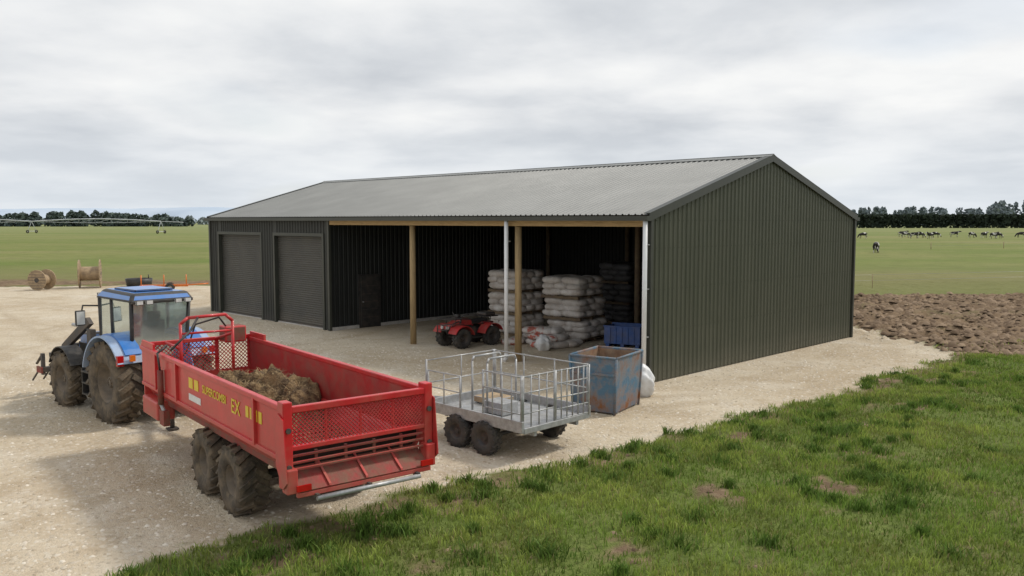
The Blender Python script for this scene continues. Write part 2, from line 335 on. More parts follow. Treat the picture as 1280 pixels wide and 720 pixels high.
    hv=N(nt,'ShaderNodeMath',operation='MULTIPLY'); L(vo2.outputs['Distance'],hv.inputs[0]); hv.inputs[1].default_value=-.5
    hv2=N(nt,'ShaderNodeMath',operation='MULTIPLY_ADD'); L(vo.outputs['Distance'],hv2.inputs[0]); hv2.inputs[1].default_value=-.45; L(hv.outputs[0],hv2.inputs[2]); L(hv2.outputs[0],h.inputs[1])
    bp=N(nt,'ShaderNodeBump'); bp.inputs['Strength'].default_value=.6; bp.inputs['Distance'].default_value=.04; L(h.outputs[0],bp.inputs['Height']); L(bp.outputs[0],b.inputs['Normal'])
    return m
npmesh('ground',V,F,groundmat(),smooth=True,cols=tr)

def tintmat(name,rough=.8,trans=0):
    m=bpy.data.materials.new(name); nt=nodes(m); L=nt.links.new
    out=N(nt,'ShaderNodeOutputMaterial'); b=N(nt,'ShaderNodeBsdfPrincipled'); b.inputs['Roughness'].default_value=rough; b.inputs['Specular IOR Level'].default_value=.2
    at=N(nt,'ShaderNodeAttribute',attribute_name='tint'); src=at.outputs['Color']
    L(src,b.inputs['Base Color'])
    if trans:
        t=N(nt,'ShaderNodeBsdfTranslucent'); L(src,t.inputs[0]); ms=N(nt,'ShaderNodeMixShader'); ms.inputs[0].default_value=trans; L(b.outputs[0],ms.inputs[1]); L(t.outputs[0],ms.inputs[2]); L(ms.outputs[0],out.inputs[0])
    else: L(b.outputs[0],out.inputs[0])
    return m
GP=[(-11,4),(-4.5,9.2),(-3,10.6),(0,13.2),(4.2,16.4),(9.7,21.6),(13.6,25.9),(24,29),(26,27),(14,8),(10,5.5)]
# weed / tussock centres, mostly clustered around the muddy spots
wr=np.random.default_rng(404); TC_=[]
while len(TC_)<150:
    if wr.random()<.6:
        s0=SPOTS[wr.integers(0,len(SPOTS))]; x=s0[0]+wr.normal()*.8; y=s0[1]+wr.normal()*.6
    else: x=wr.uniform(-6,18);y=wr.uniform(8,26)
    if sdpoly(np.array([x]),np.array([y]),GP)[0]>-.3: TC_.append((x,y,wr.uniform(.05,.24)))
for t_ in ((1.55,13.0,.45),(2.5,11.2,.25),(.55,13.1,.4),(9.0,21.3,.4),(5.2,17.2,.25)): TC_.append(t_)
TC_=np.array(TC_)
def blades(n,tall,seed):
    r=np.random.default_rng(seed)
    if tall:
        k=r.integers(0,len(TC_),n); rr_=TC_[k,2]*np.abs(r.normal(size=n))*.85; aa=r.uniform(0,6.283,n)
        x=TC_[k,0]+rr_*np.cos(aa)*(1.2+.4*np.sin(aa*3+k)); y=TC_[k,1]+rr_*np.sin(aa)
        gm,so=masks(x,y); kk=gm<.5
    else:
        x=r.uniform(-10,25,n*4);y=5.5+23.5*r.random(n*4)**1.25
        d=sdpoly(x,y,GP); k=d>-.7; x=x[k];y=y[k]
        gm,so=masks(x,y)
        p=(1-gm)*(1-.95*so)*(.30+.70*sm(fbm(x*1.0,y*1.0,101),.3,.6)); kk=r.random(len(x))<p
    x=x[kk][:n];y=y[kk][:n]; cl=fbm(x*2.3,y*2.3,31); cl2=fbm(x*.45,y*.45,77); cl3=fbm(x*1.0,y*1.0,101); m=len(x)
    z=gz(x,y); hh=(r.uniform(.05,.17,m) if tall else r.uniform(.03,.11,m)*(.4+1.2*cl))
    w=r.uniform(.006,.013,m)*(1+(y/26)*.9)*(1.3 if tall else 1)
    a=r.uniform(0,2*np.pi,m); le=r.uniform(.1,.9,m)*hh; b=r.uniform(0,2*np.pi,m)
    dx=np.cos(a)*w/2;dy=np.sin(a)*w/2; lx=np.cos(b)*le;ly=np.sin(b)*le
    P=np.zeros((m,5,3),np.float32)
    P[:,0]=np.stack([x-dx,y-dy,z-.01],1);P[:,1]=np.stack([x+dx,y+dy,z-.01],1)
    P[:,2]=np.stack([x+dx*.8+lx*.35,y+dy*.8+ly*.35,z+hh*.6],1);P[:,3]=np.stack([x-dx*.8+lx*.35,y-dy*.8+ly*.35,z+hh*.6],1)
    P[:,4]=np.stack([x+lx,y+ly,z+hh],1)
    base=np.arange(m)*5
    F=np.concatenate([np.stack([base,base+1,base+2],1),np.stack([base,base+2,base+3],1),np.stack([base+3,base+2,base+4],1)])
    t=r.random(m); c=np.zeros((m,3))
    A=np.array([.14,.215,.036]);B=np.array([.27,.32,.072]);D=np.array([.42,.36,.17]);E=np.array([.075,.135,.024])
    f=(sm(cl2,.35,.65)*.45+sm(cl3,.38,.66)*.55)[:,None]
    c=A*(1-f)+B*f; c=c*(.6+.8*t[:,None])*(.78+.5*sm(cl,.3,.6))[:,None]; dd=(r.random(m)<.09)[:,None]; c=np.where(dd,D*(.6+.5*t[:,None]),c)
    if tall: c=E*(.6+1.1*t[:,None])+c*.15
    return P.reshape(-1,3),F,np.repeat(c,5,axis=0)
P1,F1,C1=blades(285000,False,1); P2,F2,C2=blades(24000,True,2)
npmesh('grass',np.concatenate([P1,P2]),np.concatenate([F1,F2+len(P1)]),tintmat('grass_blades',.6,.3),cols=np.concatenate([C1,C2]))
def stones(name,n,seed,smin,smax,reg,soil=False,pw=4):
    r=np.random.default_rng(seed); x=r.uniform(reg[0],reg[1],n*3); y=reg[2]+(reg[3]-reg[2])*r.random(n*3)**1.3
    gm,so=masks(x,y); w=so if soil else gm
    k=(r.random(len(x))<w*(.3+fbm(x*1.2,y*1.2,55))); u=(x-3.42)*.7071-(y-20.8)*.7071; v=(x-3.42)*.7071+(y-20.8)*.7071
    k&=~((u<.1)&(u>-24)&(v>-.1)&(v<12)); x=x[k][:n];y=y[k][:n];m=len(x);z=gz(x,y)
    s=smin+(smax-smin)*r.random(m)**pw
    base=np.array([[1,0,0],[.31,.95,0],[-.81,.59,0],[-.81,-.59,0],[.31,-.95,0],[.45,0,.6],[-.2,.45,.65],[-.3,-.4,.6]])
    fc=[(0,1,5),(1,6,5),(1,2,6),(2,7,6),(2,3,7),(3,4,7),(4,5,7),(4,0,5),(5,6,7)]
    P=base[None]*(1+r.uniform(-.25,.25,(m,8,3))); a=r.uniform(0,6.28,m); ca,sa=np.cos(a)[:,None],np.sin(a)[:,None]
    px=P[...,0]*ca-P[...,1]*sa*.75; py=P[...,0]*sa+P[...,1]*ca*.75
    PP=np.stack([px*s[:,None]+x[:,None],py*s[:,None]+y[:,None],P[...,2]*s[:,None]*.7+z[:,None]-.004],-1)
    F=(np.array(fc)[None]+np.arange(m)[:,None,None]*8).reshape(-1,3)
    t=r.random(m)[:,None]
    c=(np.array([.38,.31,.22])*(1-t)+np.array([.72,.66,.56])*t) if not soil else (np.array([.12,.08,.05])*(1-t)+np.array([.29,.21,.14])*t)
    return npmesh(name,PP.reshape(-1,3),F,tintmat(name+'_tint',.9),cols=np.repeat(c,8,axis=0))
stones('gravel_stones',50000,5,.008,.05,(-14,14,8,36))
stones('soil_clods',10000,6,.04,.22,(10,32,25,46),True,3)
stones('soil_clods',3200,16,.015,.07,(-4,14,9,25),True)

# ------------------------------------------------------------------ shed
C0=(3.42,20.8,0); shed=empty('farm_shed',C0,R(-45))
EH=4.25; SL=1.72/6; RP=.2; RD=.03
def ribs(a,b):
    out=[(a,0)]; k=math.ceil(a/RP)
    while True:
        s=k*RP
        if s>=b-.07: break
        if s>=a:
            for ds,o in ((.0,0),(.018,RD),(.052,RD),(.07,0),(.10,0),(.107,.006),(.128,.006),(.135,0)):
                if s+ds<b: out.append((s+ds,o))
        k+=1
    out.append((b,0)); return out
def ribwall(name,axis_,a,b,fixed,nrm,z0,z1,mt):
    V=[];F=[]
    for s,o in ribs(a,b):
        t=z1(s) if callable(z1) else z1
        p=(s,fixed+nrm*o) if axis_=='x' else (fixed+nrm*o,s)
        V+=[(p[0],p[1],z0),(p[0],p[1],t)]
    n=len(V)//2
    for i in range(n-1): F.append((2*i,2*i+2,2*i+3,2*i+1))
    return addmesh(name,V,F,mt,shed)
gab=lambda s: EH-.02+SL*min(s,12-s)
D1=(-23.2,-19.45); D2=(-18.35,-14.8); DH=3.5
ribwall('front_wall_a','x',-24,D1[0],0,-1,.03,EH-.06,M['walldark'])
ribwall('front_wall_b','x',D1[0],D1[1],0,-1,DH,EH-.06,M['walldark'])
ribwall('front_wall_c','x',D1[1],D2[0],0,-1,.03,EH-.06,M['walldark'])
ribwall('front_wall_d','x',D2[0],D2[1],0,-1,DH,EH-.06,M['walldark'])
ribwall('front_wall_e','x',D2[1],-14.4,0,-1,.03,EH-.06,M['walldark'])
ribwall('gable_wall_near','y',0,12,0,1,.03,gab,M['wall'])
ribwall('gable_wall_far','y',0,12,-24,-1,.03,gab,M['wall'])
ribwall('back_wall','x',-24,0,12,1,.03,EH-.06,M['wall'])
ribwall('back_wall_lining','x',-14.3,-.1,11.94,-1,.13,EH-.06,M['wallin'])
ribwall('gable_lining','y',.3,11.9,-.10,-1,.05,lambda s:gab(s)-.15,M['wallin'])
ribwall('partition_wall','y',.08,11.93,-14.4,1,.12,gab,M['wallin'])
for sgn,nm in ((0,'roof_front'),(1,'roof_back')):
    V=[];F=[]
    for s,o_ in ribs(-24.08,.08):
        for y,z in ((-.12,EH-.12*SL),(6,EH+6*SL)):
            yy=y if sgn==0 else 12-y
            V.append((s,yy,z+o_+.02))
    n=len(V)//2
    for i in range(n-1): F.append((2*i,2*i+2,2*i+3,2*i+1))
    addmesh(nm,V,F,M['roof'],shed)
addmesh('roof_underlay',[(-24,0.05,EH-.015),(0,.05,EH-.015),(0,6,EH+6*SL-.03),(-24,6,EH+6*SL-.03),(0,11.95,EH-.015),(-24,11.95,EH-.015)],[(0,1,2,3),(3,2,4,5)],M['wallin'],shed)  # dark sheet below the roof, shade of the underside painted in
for i,(a,b) in enumerate((D1,D2)):
    V=[];F=[];n=0
    z=0.02
    while z<DH+.05:
        for dz,o_ in ((0,0),(.02,.018),(.05,.018),(.07,0)):
            V+=[(a-.02,.14-o_,z+dz),(b+.02,.14-o_,z+dz)]
        z+=.085
    n=len(V)//2
    for j in range(n-1): F.append((2*j,2*j+1,2*j+3,2*j+2))
    addmesh('roller_door_%d'%(i+1),V,F,M['door'],shed)
mb=MB()
for a,b in (D1,D2):
    mb.box((a-.03,.04,DH/2),(.12,.17,DH),'trim'); mb.box((b+.03,.04,DH/2),(.12,.17,DH),'trim'); mb.box(((a+b)/2,.04,DH+.06),(b-a+.18,.175,.125),'trim')
    mb.box(((a+b)/2,.11,.05),(b-a,.05,.08),'dark')
def barge(x,out):
    for s in (0,1):
        y0,y1=(-.13,6.0) if s==0 else (12.13,6.0)
        z0=EH-.13*SL+.055; z1=EH+6*SL+.055
        P=[(x,y0,z0),(x,y1,z1),(x,y1,z1-.19),(x,y0,z0-.19)]
        mb.prism(P,(out*.035,0,0),'trim')
        mb.prism([(x+out*.035,y0,z0+.003),(x+out*.035,y1,z1+.003),(x+out*.035,y1,z1+.018),(x+out*.035,y0,z0+.018)],(-out*.2,0,0),'trim')
barge(.06,1); barge(-24.06,-1)
mb.box((-12,6,EH+6*SL+.075),(24.2,.06,.035),'trim')
mb.prism([(-24.1,6,EH+6*SL+.09),(-24.1,5.78,EH+5.78*SL+.066),(-24.1,5.78,EH+5.78*SL+.058),(-24.1,6,EH+6*SL+.07)],(24.2,0,0),'roof')
mb.prism([(-24.1,6,EH+6*SL+.09),(-24.1,6.22,EH+5.78*SL+.066),(-24.1,6.22,EH+5.78*SL+.058),(-24.1,6,EH+6*SL+.07)],(24.2,0,0),'roof')
for x,y in ((.02,-.005),(-24.02,-.02),(.02,12.01),(-24.02,12.01)):
    mb.box((x,y,2.08),(.12,.10,4.14),'trim')
mb.box((-14.4,-.01,2.06),(.13,.10,4.1),'trim')
mb.prism([(-24.1,-.13,4.21),(-24.1,-.27,4.21),(-24.1,-.27,4.09),(-24.1,-.13,4.09)],(24.2,0,0),'trim')
mb.prism([(-24.1,12.13,4.21),(-24.1,12.27,4.21),(-24.1,12.27,4.09),(-24.1,12.13,4.09)],(24.2,0,0),'trim')
mb.box((-14.33,1.73,1.02),(.05,1.0,2.05),'black'); mb.box((-14.295,1.73,1.02),(.02,.82,1.9),'black',bev=.005)
for z in (.4,.7,1.0,1.3,1.6): mb.box((-14.28,1.73,z),(.012,.7,.02),'dark')
mb.cyl((-14.28,1.38,1.0),(-14.22,1.38,1.0),.02,'galv')
mb.done('flashings_and_gutter',shed)
mb=MB()
for z in (.25,1.3,2.35,3.4,4.1):
    for i in range(1,60): mb.box((.034,i*.2+.035,z),(.012,.014,.014),'trim')
for i in range(1,60):
    s_=i*.2; zt_=gab(s_)-.35
    if zt_>4.4: mb.box((.034,s_+.035,zt_),(.012,.014,.014),'trim')
mb.done('cladding_screws',shed)
mb=MB()
mb.box((-14.4,6,.06),(.16,11.9,.12),'conc'); mb.box((-7.2,11.9,.06),(14.2,.14,.13),'conc')
mb.box((-19.2,6,.02),(9.4,11.9,.05),'conc')
mb.done('concrete_nib',shed)
mb=MB()
mb.box((-7.2,.02,4.04),(14.25,.09,.2),'timberx'); mb.box((-7.2,.14,4.03),(14.2,.05,.17),'timberx')
mb.done('timber_eave_beam',shed)
mb=MB()
for x in (-9.6,-4.70): mb.cyl((x,.12,-.05),(x,.12,3.93),.105,'timber',r2=.095,n=16)
mb.box((-.12,.16,2.0),(.16,.16,3.9),'timber')
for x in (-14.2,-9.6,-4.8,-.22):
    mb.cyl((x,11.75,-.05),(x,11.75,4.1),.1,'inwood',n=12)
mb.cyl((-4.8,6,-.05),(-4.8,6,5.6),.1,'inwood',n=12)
mb.done('timber_posts',shed)
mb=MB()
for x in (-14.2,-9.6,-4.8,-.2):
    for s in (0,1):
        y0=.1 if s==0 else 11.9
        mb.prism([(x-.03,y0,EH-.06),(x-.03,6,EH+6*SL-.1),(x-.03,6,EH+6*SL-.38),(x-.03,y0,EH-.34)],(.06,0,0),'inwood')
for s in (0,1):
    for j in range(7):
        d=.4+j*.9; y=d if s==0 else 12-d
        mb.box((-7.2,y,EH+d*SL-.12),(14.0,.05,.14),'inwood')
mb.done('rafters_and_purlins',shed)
mb=MB()
for x in (-4.90,-.02):
    mb.cyl((x,-.17,.25),(x,-.17,4.1),.06,'white',n=14)
    mb.tube([(x,-.17,.25),(x,-.17,.1),(x,-.3,.03)],.06,'white',n=12)
    for z in (1.2,2.4,3.5): mb.box((x,-.11,z),(.15,.08,.03),'galv')
mb.done('downpipes',shed)

# ------------------------------------------------------------------ muck trailer
tl=empty('muck_spreader_trailer',(-1.95,10.47,0),math.atan2(.785,-.615))
Lb=6.28; H=.99; TZ=1.87; FZ=.98
mb=MB()
for sg in (1,-1):
    k='red'
    y=sg*H
    def plate(x0,x1,pts,kk): mb.prism([(x0,a,b) for a,b in pts],(x1-x0,0,0),kk,)
    plate(.05,Lb,[(y,1.22),(y,TZ-.06),(y-sg*.04,TZ-.06),(y-sg*.04,1.22)],k)
    plate(.05,Lb,[(y,1.22),(y-sg*.04,1.22),(sg*.80-sg*.04,FZ-.02),(sg*.80,FZ-.02)],k)
    mb.box((Lb/2+.02,y-sg*.01,TZ-.025),(Lb+.02,.085,.07),k,bev=.012)
    mb.box((Lb/2,y+sg*.012,1.22),(Lb-.1,.035,.06),k,bev=.008)
    for x in (.9,4.2,5.35): mb.box((x,y+sg*.02,1.53),(.07,.05,.6),k,bev=.006)
    for x in (.5,1.3,2.1,2.9,3.7,4.5,5.3,6.1):
        mb.prism([(x,y-.001*sg,1.19),(x,sg*.76,FZ-.03),(x,sg*.60,FZ-.16),(x,sg*.60,FZ-.06)],(.03,0,0),k)
    mb.box((Lb/2+.3,sg*.5,.82),(Lb-.2,.10,.22),'reddirt',bev=.01)
    mb.box((3.2,sg*.83,1.0),(5.8,.05,.10),'reddirt')
    mb.poly([(.06,y-sg*.045,TZ-.07),(Lb-.05,y-sg*.045,TZ-.07),(Lb-.05,y-sg*.045,1.2),(.06,y-sg*.045,1.2)],'redin')
    mb.poly([(.06,y-sg*.045,1.2),(Lb-.05,y-sg*.045,1.2),(Lb-.05,sg*.74,FZ),(.06,sg*.74,FZ)],'redin')
    mb.box((5.88,y-sg*.01,TZ+.05),(.7,.04,.12),k)
mb.box((Lb/2,0,FZ-.02),(Lb,1.62,.04),'reddirt')
for x in (.3,1.1,2.4,3.6,4.8,6.1): mb.box((x,0,.84),(.09,1.05,.14),'reddirt')
for i in range(14): mb.box((.25+i*.2,0,FZ+.012),(.05,1.3,.03),'reddirt')
mb.box((Lb-.02,0,1.14),(.05,1.94,.32),'red'); mb.box((Lb-.02,0,TZ+.02),(.07,2.0,.07),'red',bev=.01)
for y in (-.95,-.33,.33,.95): mb.box((Lb-.02,y,1.58),(.06,.06,.56),'red')
for sg in (1,-1):
    mb.box((-.02,sg*(H-.005),1.41),(.17,.12,1.06),'red',bev=.012)
    mb.box((-.10,sg*(H-.02),.99),(.16,.14,.30),'red',bev=.015)
    mb.prism([(.1,sg*(H+.06),1.15),(.1,sg*(H+.06),1.72),(.02,sg*(H+.06),1.80),(-.14,sg*(H+.06),1.74),(-.22,sg*(H+.06),1.0),(-.1,sg*(H+.06),.9)],(0,sg*.012,0),'red')
    for z in (1.15,1.6): mb.cyl((-.11,sg*(H-.005),z),(-.13,sg*(H-.005),z),.035,'dark',n=8)
mb.box((-.06,0,TZ-.03),(.08,1.86,.08),'red',bev=.01); mb.box((-.06,0,1.37),(.07,1.86,.06),'red',bev=.01)
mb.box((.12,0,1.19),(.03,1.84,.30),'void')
for z,xo in ((1.27,-.05),(1.19,-.06),(1.11,-.08)): mb.box((xo,0,z),(.035,1.84,.03),'reddirt',bev=.006,rot=Euler((random.uniform(-.006,.006),0,0)))
for y in (-.6,-.2,.2,.6): mb.box((-.03,y,1.19),(.03,.035,.22),'reddirt')
mb.prism([(.1,-.90,1.09),(.12,-.90,1.06),(-.22,-.90,.85),(-.24,-.90,.88)],(0,1.80,0),'reddirt')
for y in (-.5,0,.5): mb.prism([(.08,y,1.10),(.1,y,1.12),(-.24,y,.91),(-.245,y,.885)],(0,.03,0),'red')
mb.box((-.20,0,.83),(.07,1.86,.06),'red',bev=.01)
mb.cyl((-.30,-.72,.78),(-.30,.72,.78),.030,'galv'); 
for y in (-.7,0,.7): mb.box((-.25,y,.80),(.12,.04,.05),'dark')
for y in (-.86,.86): mb.box((-.25,y,.92),(.03,.18,.07),'redlens')
mb.prism([(Lb-.3,.42,.78),(Lb+1.7,.06,.62),(Lb+1.7,.06,.50),(Lb-.3,.42,.62)],(0,-.09,0),'red'); mb.prism([(Lb-.3,-.42,.78),(Lb+1.7,-.06,.62),(Lb+1.7,-.06,.50),(Lb-.3,-.42,.62)],(0,.09,0),'red')
mb.cyl((Lb+1.6,0,.56),(Lb+2.0,0,.54),.05,'dark'); mb.cyl((Lb-.2,0,.95),(Lb+1.9,0,.75),.045,'black')
mb.cyl((Lb+1.1,.2,.05),(Lb+1.1,.2,.95),.045,'dark'); mb.box((Lb+1.1,.2,.03),(.2,.2,.03),'dark')
mb.cyl((4.95,H+.06,1.05),(4.95,H+.06,1.62),.05,'reddirt'); mb.tube([(4.95,H+.06,1.6),(5.0,H+.08,1.9),(5.1,H-.1,2.0)],.018,'black')
mb.cyl((4.95,H-.05,.72),(4.95,H+.06,1.06),.032,'galv'); mb.box((4.95,H+.01,.82),(.25,.1,.25),'reddirt')
mb.box((5.7,H-.1,.86),(.9,.3,.32),'red',bev=.03)
def hoop(x,y0,y1,z1):
    mb.tube([(x,y0,1.25),(x,y0,z1-.1),(x,y0*.86+y1*.14,z1),(x,y0*.14+y1*.86,z1+.02),(x,y1,z1-.1),(x,y1,1.25)],.028,'red')
hoop(5.3,.60,-.3,2.42); mb.tube([(5.3,.60,2.15),(5.3,-.3,2.15)],.02,'red'); mb.tube([(5.3,.60,1.9),(6.2,.60,1.9)],.025,'red'); mb.tube([(5.3,-.3,2.1),(6.2,-.3,1.9)],.025,'red')
mb.tube([(5.3,.3,2.42),(4.9,.55,2.25),(4.85,.9,1.95)],.02,'black')
mb.box((6.0,-.55,2.0),(.35,.4,.3),'reddirt',bev=.03); mb.tube([(6.0,-.45,2.1),(5.7,-.2,2.35),(6.1,.1,2.2),(6.7,.1,1.6),(8.1,.1,1.1)],.016,'black')
WX=(1.98,3.14)
for x in WX:
    mb.cyl((x,-.7,.47),(x,.7,.47),.07,'dark')
    for sg in (1,-1): mb.box((x,sg*.5,.6),(.12,.1,.24),'dark')
for sg in (1,-1): mb.box((sum(WX)/2,sg*.5,.66),(1.3,.09,.07),'dark')
for x,w in ((3.52,.19),(3.26,.19)): mb.box((x,H+.004,1.62),(w,.006,.16),'yellow')
for x in (1.35,1.2,1.05,.9): mb.box((x-.16,H+.004,1.60),(.10,.006,.15),'yellow')
mb.box((3.35,H+.0045,1.40),(.55,.006,.10),'decalw')
mb.done('body',tl)
def text(s,size,loc,mt,name):
    cu=bpy.data.curves.new(name,'FONT'); cu.body=s; cu.size=size; cu.extrude=.002; cu.offset=.002; cu.materials.append(M[mt])
    o=bpy.data.objects.new(name,cu); COL.objects.link(o); o.parent=tl
    m=Matrix(((-1,0,0),(0,0,1),(0,1,0))).to_4x4(); m.translation=loc; o.matrix_local=m
text('SUPERCOMBI',.17,(2.98,H+.006,1.56),'yellow','side_lettering'); text('EX',.28,(1.78,H+.006,1.49),'yellow','side_lettering_large')
def lattice(p0,ux,vz,nu,nv,r,k,mb):
    p0=Vector(p0);ux=Vector(ux);vz=Vector(vz); W=ux.length;Hh=vz.length; st=W/nu
    uu=ux/W;vv=vz/Hh
    for sg in (1,-1):
        i=-math.ceil(Hh/st)
        while i<nu+math.ceil(Hh/st):
            a=i*st
            v0=0;v1=Hh
            if sg>0: v0=max(v0,-a); v1=min(v1,W-a)
            else: v0=max(v0,a-W); v1=min(v1,a)
            if v1-v0>.02:
                A=p0+uu*(a+sg*v0)+vv*v0; B=p0+uu*(a+sg*v1)+vv*v1
                mb.cyl(A,B,r,k,n=4,caps=False)
            i+=1
mb=MB()
lattice((-.06,-.91,1.40),(0,1.82,0),(0,0,.40),34,1,.0085,'red',mb)
for y in (-.47,0,.47): mb.box((-.05,y,1.6),(.03,.025,.42),'red')
lattice((Lb-.02,-.94,1.30),(0,1.88,0),(0,0,.55),26,1,.008,'red',mb)
mb.done('mesh_guards',tl)
mb=MB()
for x in WX:
    for sg in (1,-1): mb.tyre(Vector((x,sg*.78,.48)),.48,.42,.22,'tyre','rim',lugs=16,ld=.055)
mb.done('wheels',tl)
gx,gy=np.meshgrid(np.linspace(1.9,6.15,190),np.linspace(-.93,.93,90))
def hz(x,y):
    h=.60*np.exp(-(np.abs(((x-3.7)/1.1))**2.0+np.abs((y+.12)/.95)**2.2))+.20*np.exp(-((x-4.9)/.9)**2)+.12*np.exp(-((x-2.4)/.5)**2)
    h=h+(fbm(x*2.2,y*2.2+9,4)-.5)*.55*sm(x,2.0,2.8)+(fbm(x*6,y*6,5,3)-.5)*.26+(fbm(x*16,y*16,15,2)-.5)*.08
    return FZ-.05+h*sm(x,1.9,2.9)+.02
zz=hz(gx,gy); lim=np.clip((zz-FZ)/.24,0,1)*.20+.73; gy2=gy/.93*lim
idx=np.arange(gx.size).reshape(gx.shape)
FF=np.stack([idx[:-1,:-1].ravel(),idx[:-1,1:].ravel(),idx[1:,1:].ravel(),idx[1:,:-1].ravel()],1)
npmesh('load_of_straw_manure',np.stack([gx.ravel(),gy2.ravel(),zz.ravel()],1),FF,M['hay'],tl,False)
def strawblades(n,fx,reg,ln,name,parent,mt,w=.008,up=.35):
    x=rng.uniform(reg[0],reg[1],n);y=rng.uniform(reg[2],reg[3],n);z=fx(x,y)
    a=rng.uniform(0,6.28,n);l=rng.uniform(*ln,n);el=rng.uniform(-.3,up,n); dx=np.cos(a)*l;dy=np.sin(a)*l;dz=np.sin(el)*l
    ox=-np.sin(a)*w/2;oy=np.cos(a)*w/2
    P=np.stack([np.stack([x-ox,y-oy,z+.005],1),np.stack([x+ox,y+oy,z+.005],1),np.stack([x+ox+dx,y+oy+dy,z+dz+.012],1),np.stack([x-ox+dx,y-oy+dy,z+dz+.012],1)],1)
    return npmesh(name,P.reshape(-1,3),np.arange(n*4).reshape(-1,4),mt,parent)
strawblades(3000,hz,(2.4,6.0,-.74,.74),(.03,.13),'loose_straw',tl,M['stems'],up=.5)
strawblades(900,lambda x,y:FZ+.02+0*x,(.3,3,-.66,.66),(.05,.2),'floor_straw',tl,M['stems'])

# ------------------------------------------------------------------ tractor
tk=empty('tractor',(-7.58,17.40,0),math.atan2(.67,-.74))
mb=MB()
for sg in (1,-1):
    mb.tyre(Vector((0,sg*.74,.82)),.82,.48,.40,'tyre','rim',lugs=19,ld=.10)
    mb.tyre(Vector((2.42,sg*.76,.60)),.60,.38,.30,'tyre','rim',lugs=17,ld=.075)
mb.done('wheels',tk)
mb=MB()
mb.box((.1,0,.8),(1.1,.55,.55),'dark',bev=.04); mb.box((1.4,0,.8),(1.9,.42,.42),'dark',bev=.03); mb.cyl((0,-.6,.8),(0,.6,.8),.13,'dark',n=16)
mb.cyl((2.42,-.65,.6),(2.42,.65,.6),.09,'dark'); mb.box((2.5,0,.8),(.7,.4,.3),'dark',bev=.03)
mb.hexa([(1.15,-.36,1.0),(3.15,-.32,1.0),(3.15,.32,1.0),(1.15,.36,1.0),(1.15,-.33,1.72),(2.95,-.25,1.52),(2.95,.25,1.52),(1.15,.33,1.72)],'blue',bev=.05)
for sg in (1,-1):
    mb.box((2.2,sg*.352,1.2),(1.2,.02,.26),'black',bev=.008); mb.box((1.6,sg*.355,1.48),(.8,.02,.08),'decalw')
mb.box((3.13,0,1.15),(.06,.5,.3),'black',bev=.01); mb.box((3.1,.2,1.4),(.08,.16,.1),'lamp'); mb.box((3.1,-.2,1.4),(.08,.16,.1),'lamp')
for sg in (1,-1):
    mb.box((1.25,sg*.55,.75),(.8,.35,.42),'black',bev=.05)
    for z in (.42,.66,.9): mb.box((1.15,sg*.80,z),(.42,.18,.035),'black')
    for x in (.95,1.36): mb.box((x,sg*.80,.68),(.03,.15,.55),'black')
    mb.arc((0,0,.82),.93,sg*.50,sg*1.02,R(14),R(150),.035,'lblue',n=18)
    mb.arc((0,0,.82),.968,sg*.52,sg*.84,R(35),R(140),.03,'blue',n=14)
    mb.arc((0,0,.82),.60,sg*.47,sg*.495,R(-5),R(185),.33,'blue',n=18)
    mb.box((-.78,sg*.96,1.36),(.08,.12,.2),'redlens'); mb.box((-.86,sg*.75,1.40),(.06,.1,.12),'orange')
    mb.arc((2.42,0,.60),.70,sg*.58,sg*.94,R(25),R(150),.025,'black',n=10)
for sg in (1,-1):
    mb.box((1.75,sg*.50,1.15),(.22,.12,1.15),'dark',bev=.01)
    mb.prism([(1.65,sg*.52-.05,1.85),(1.85,sg*.52-.05,1.98),(3.3,sg*.52-.05,1.25),(3.7,sg*.52-.05,.62),(3.55,sg*.52-.05,.58),(3.1,sg*.52-.05,1.15)],(0,.1,0),'dark',bev=.01)
    mb.cyl((1.85,sg*.52,1.0),(2.9,sg*.52,1.25),.05,'dark'); mb.cyl((1.9,sg*.52,1.75),(2.7,sg*.52,1.75),.04,'galv')
mb.tube([(3.3,-.5,1.2),(3.3,.5,1.2)],.05,'dark')
mb.box((3.85,0,.62),(.12,1.7,.12),'dark',bev=.01); mb.box((3.85,0,.95),(.10,1.3,.10),'dark',bev=.01)
for y in (-.8,-.3,.3,.8): mb.box((3.85,y,.75),(.10,.07,.5),'dark')
for y in (-.8,-.4,0,.35,.6,.84): mb.tube([(3.95,y,.62),(4.15,y,.5),(4.45,y,.30)],.022,'dark')
for y in (.45,.8): mb.cyl((3.9,y,.95),(4.25,y,.72),.03,'dark')
mb.box((3.9,.86,.62),(.3,.04,.14),'reddirt'); mb.cyl((3.3,.25,.6),(3.85,.35,.6),.035,'dark'); mb.cyl((3.3,-.25,.6),(3.85,-.35,.6),.035,'dark')
for sg in (1,-1):
    mb.cyl((-.35,sg*.3,.6),(-1.1,sg*.38,.5),.035,'dark'); mb.cyl((-.4,sg*.3,1.2),(-.8,sg*.34,.55),.025,'galv'); mb.cyl((-.3,sg*.3,1.25),(-.55,sg*.32,1.2),.04,'dark')
mb.box((-.7,0,.5),(.8,.14,.08),'dark'); mb.cyl((-.4,0,1.05),(-1.0,0,.95),.035,'dark'); mb.box((-.42,0,1.15),(.15,.5,.35),'dark',bev=.02)
mb.cyl((1.38,-.52,1.3),(1.38,-.52,2.45),.05,'dark'); 
mb.done('chassis_and_hood',tk)
mb=MB()
x0,x1,yb,yt,zb,zt=-.42,1.08,.56,.60,1.18,2.48
mb.box((.33,0,1.12),(1.46,1.06,.14),'black',bev=.02)
def post(a,b,r=.04): 
    a=Vector(a);b=Vector(b); mb.cyl(a,b,r,'black',n=8)
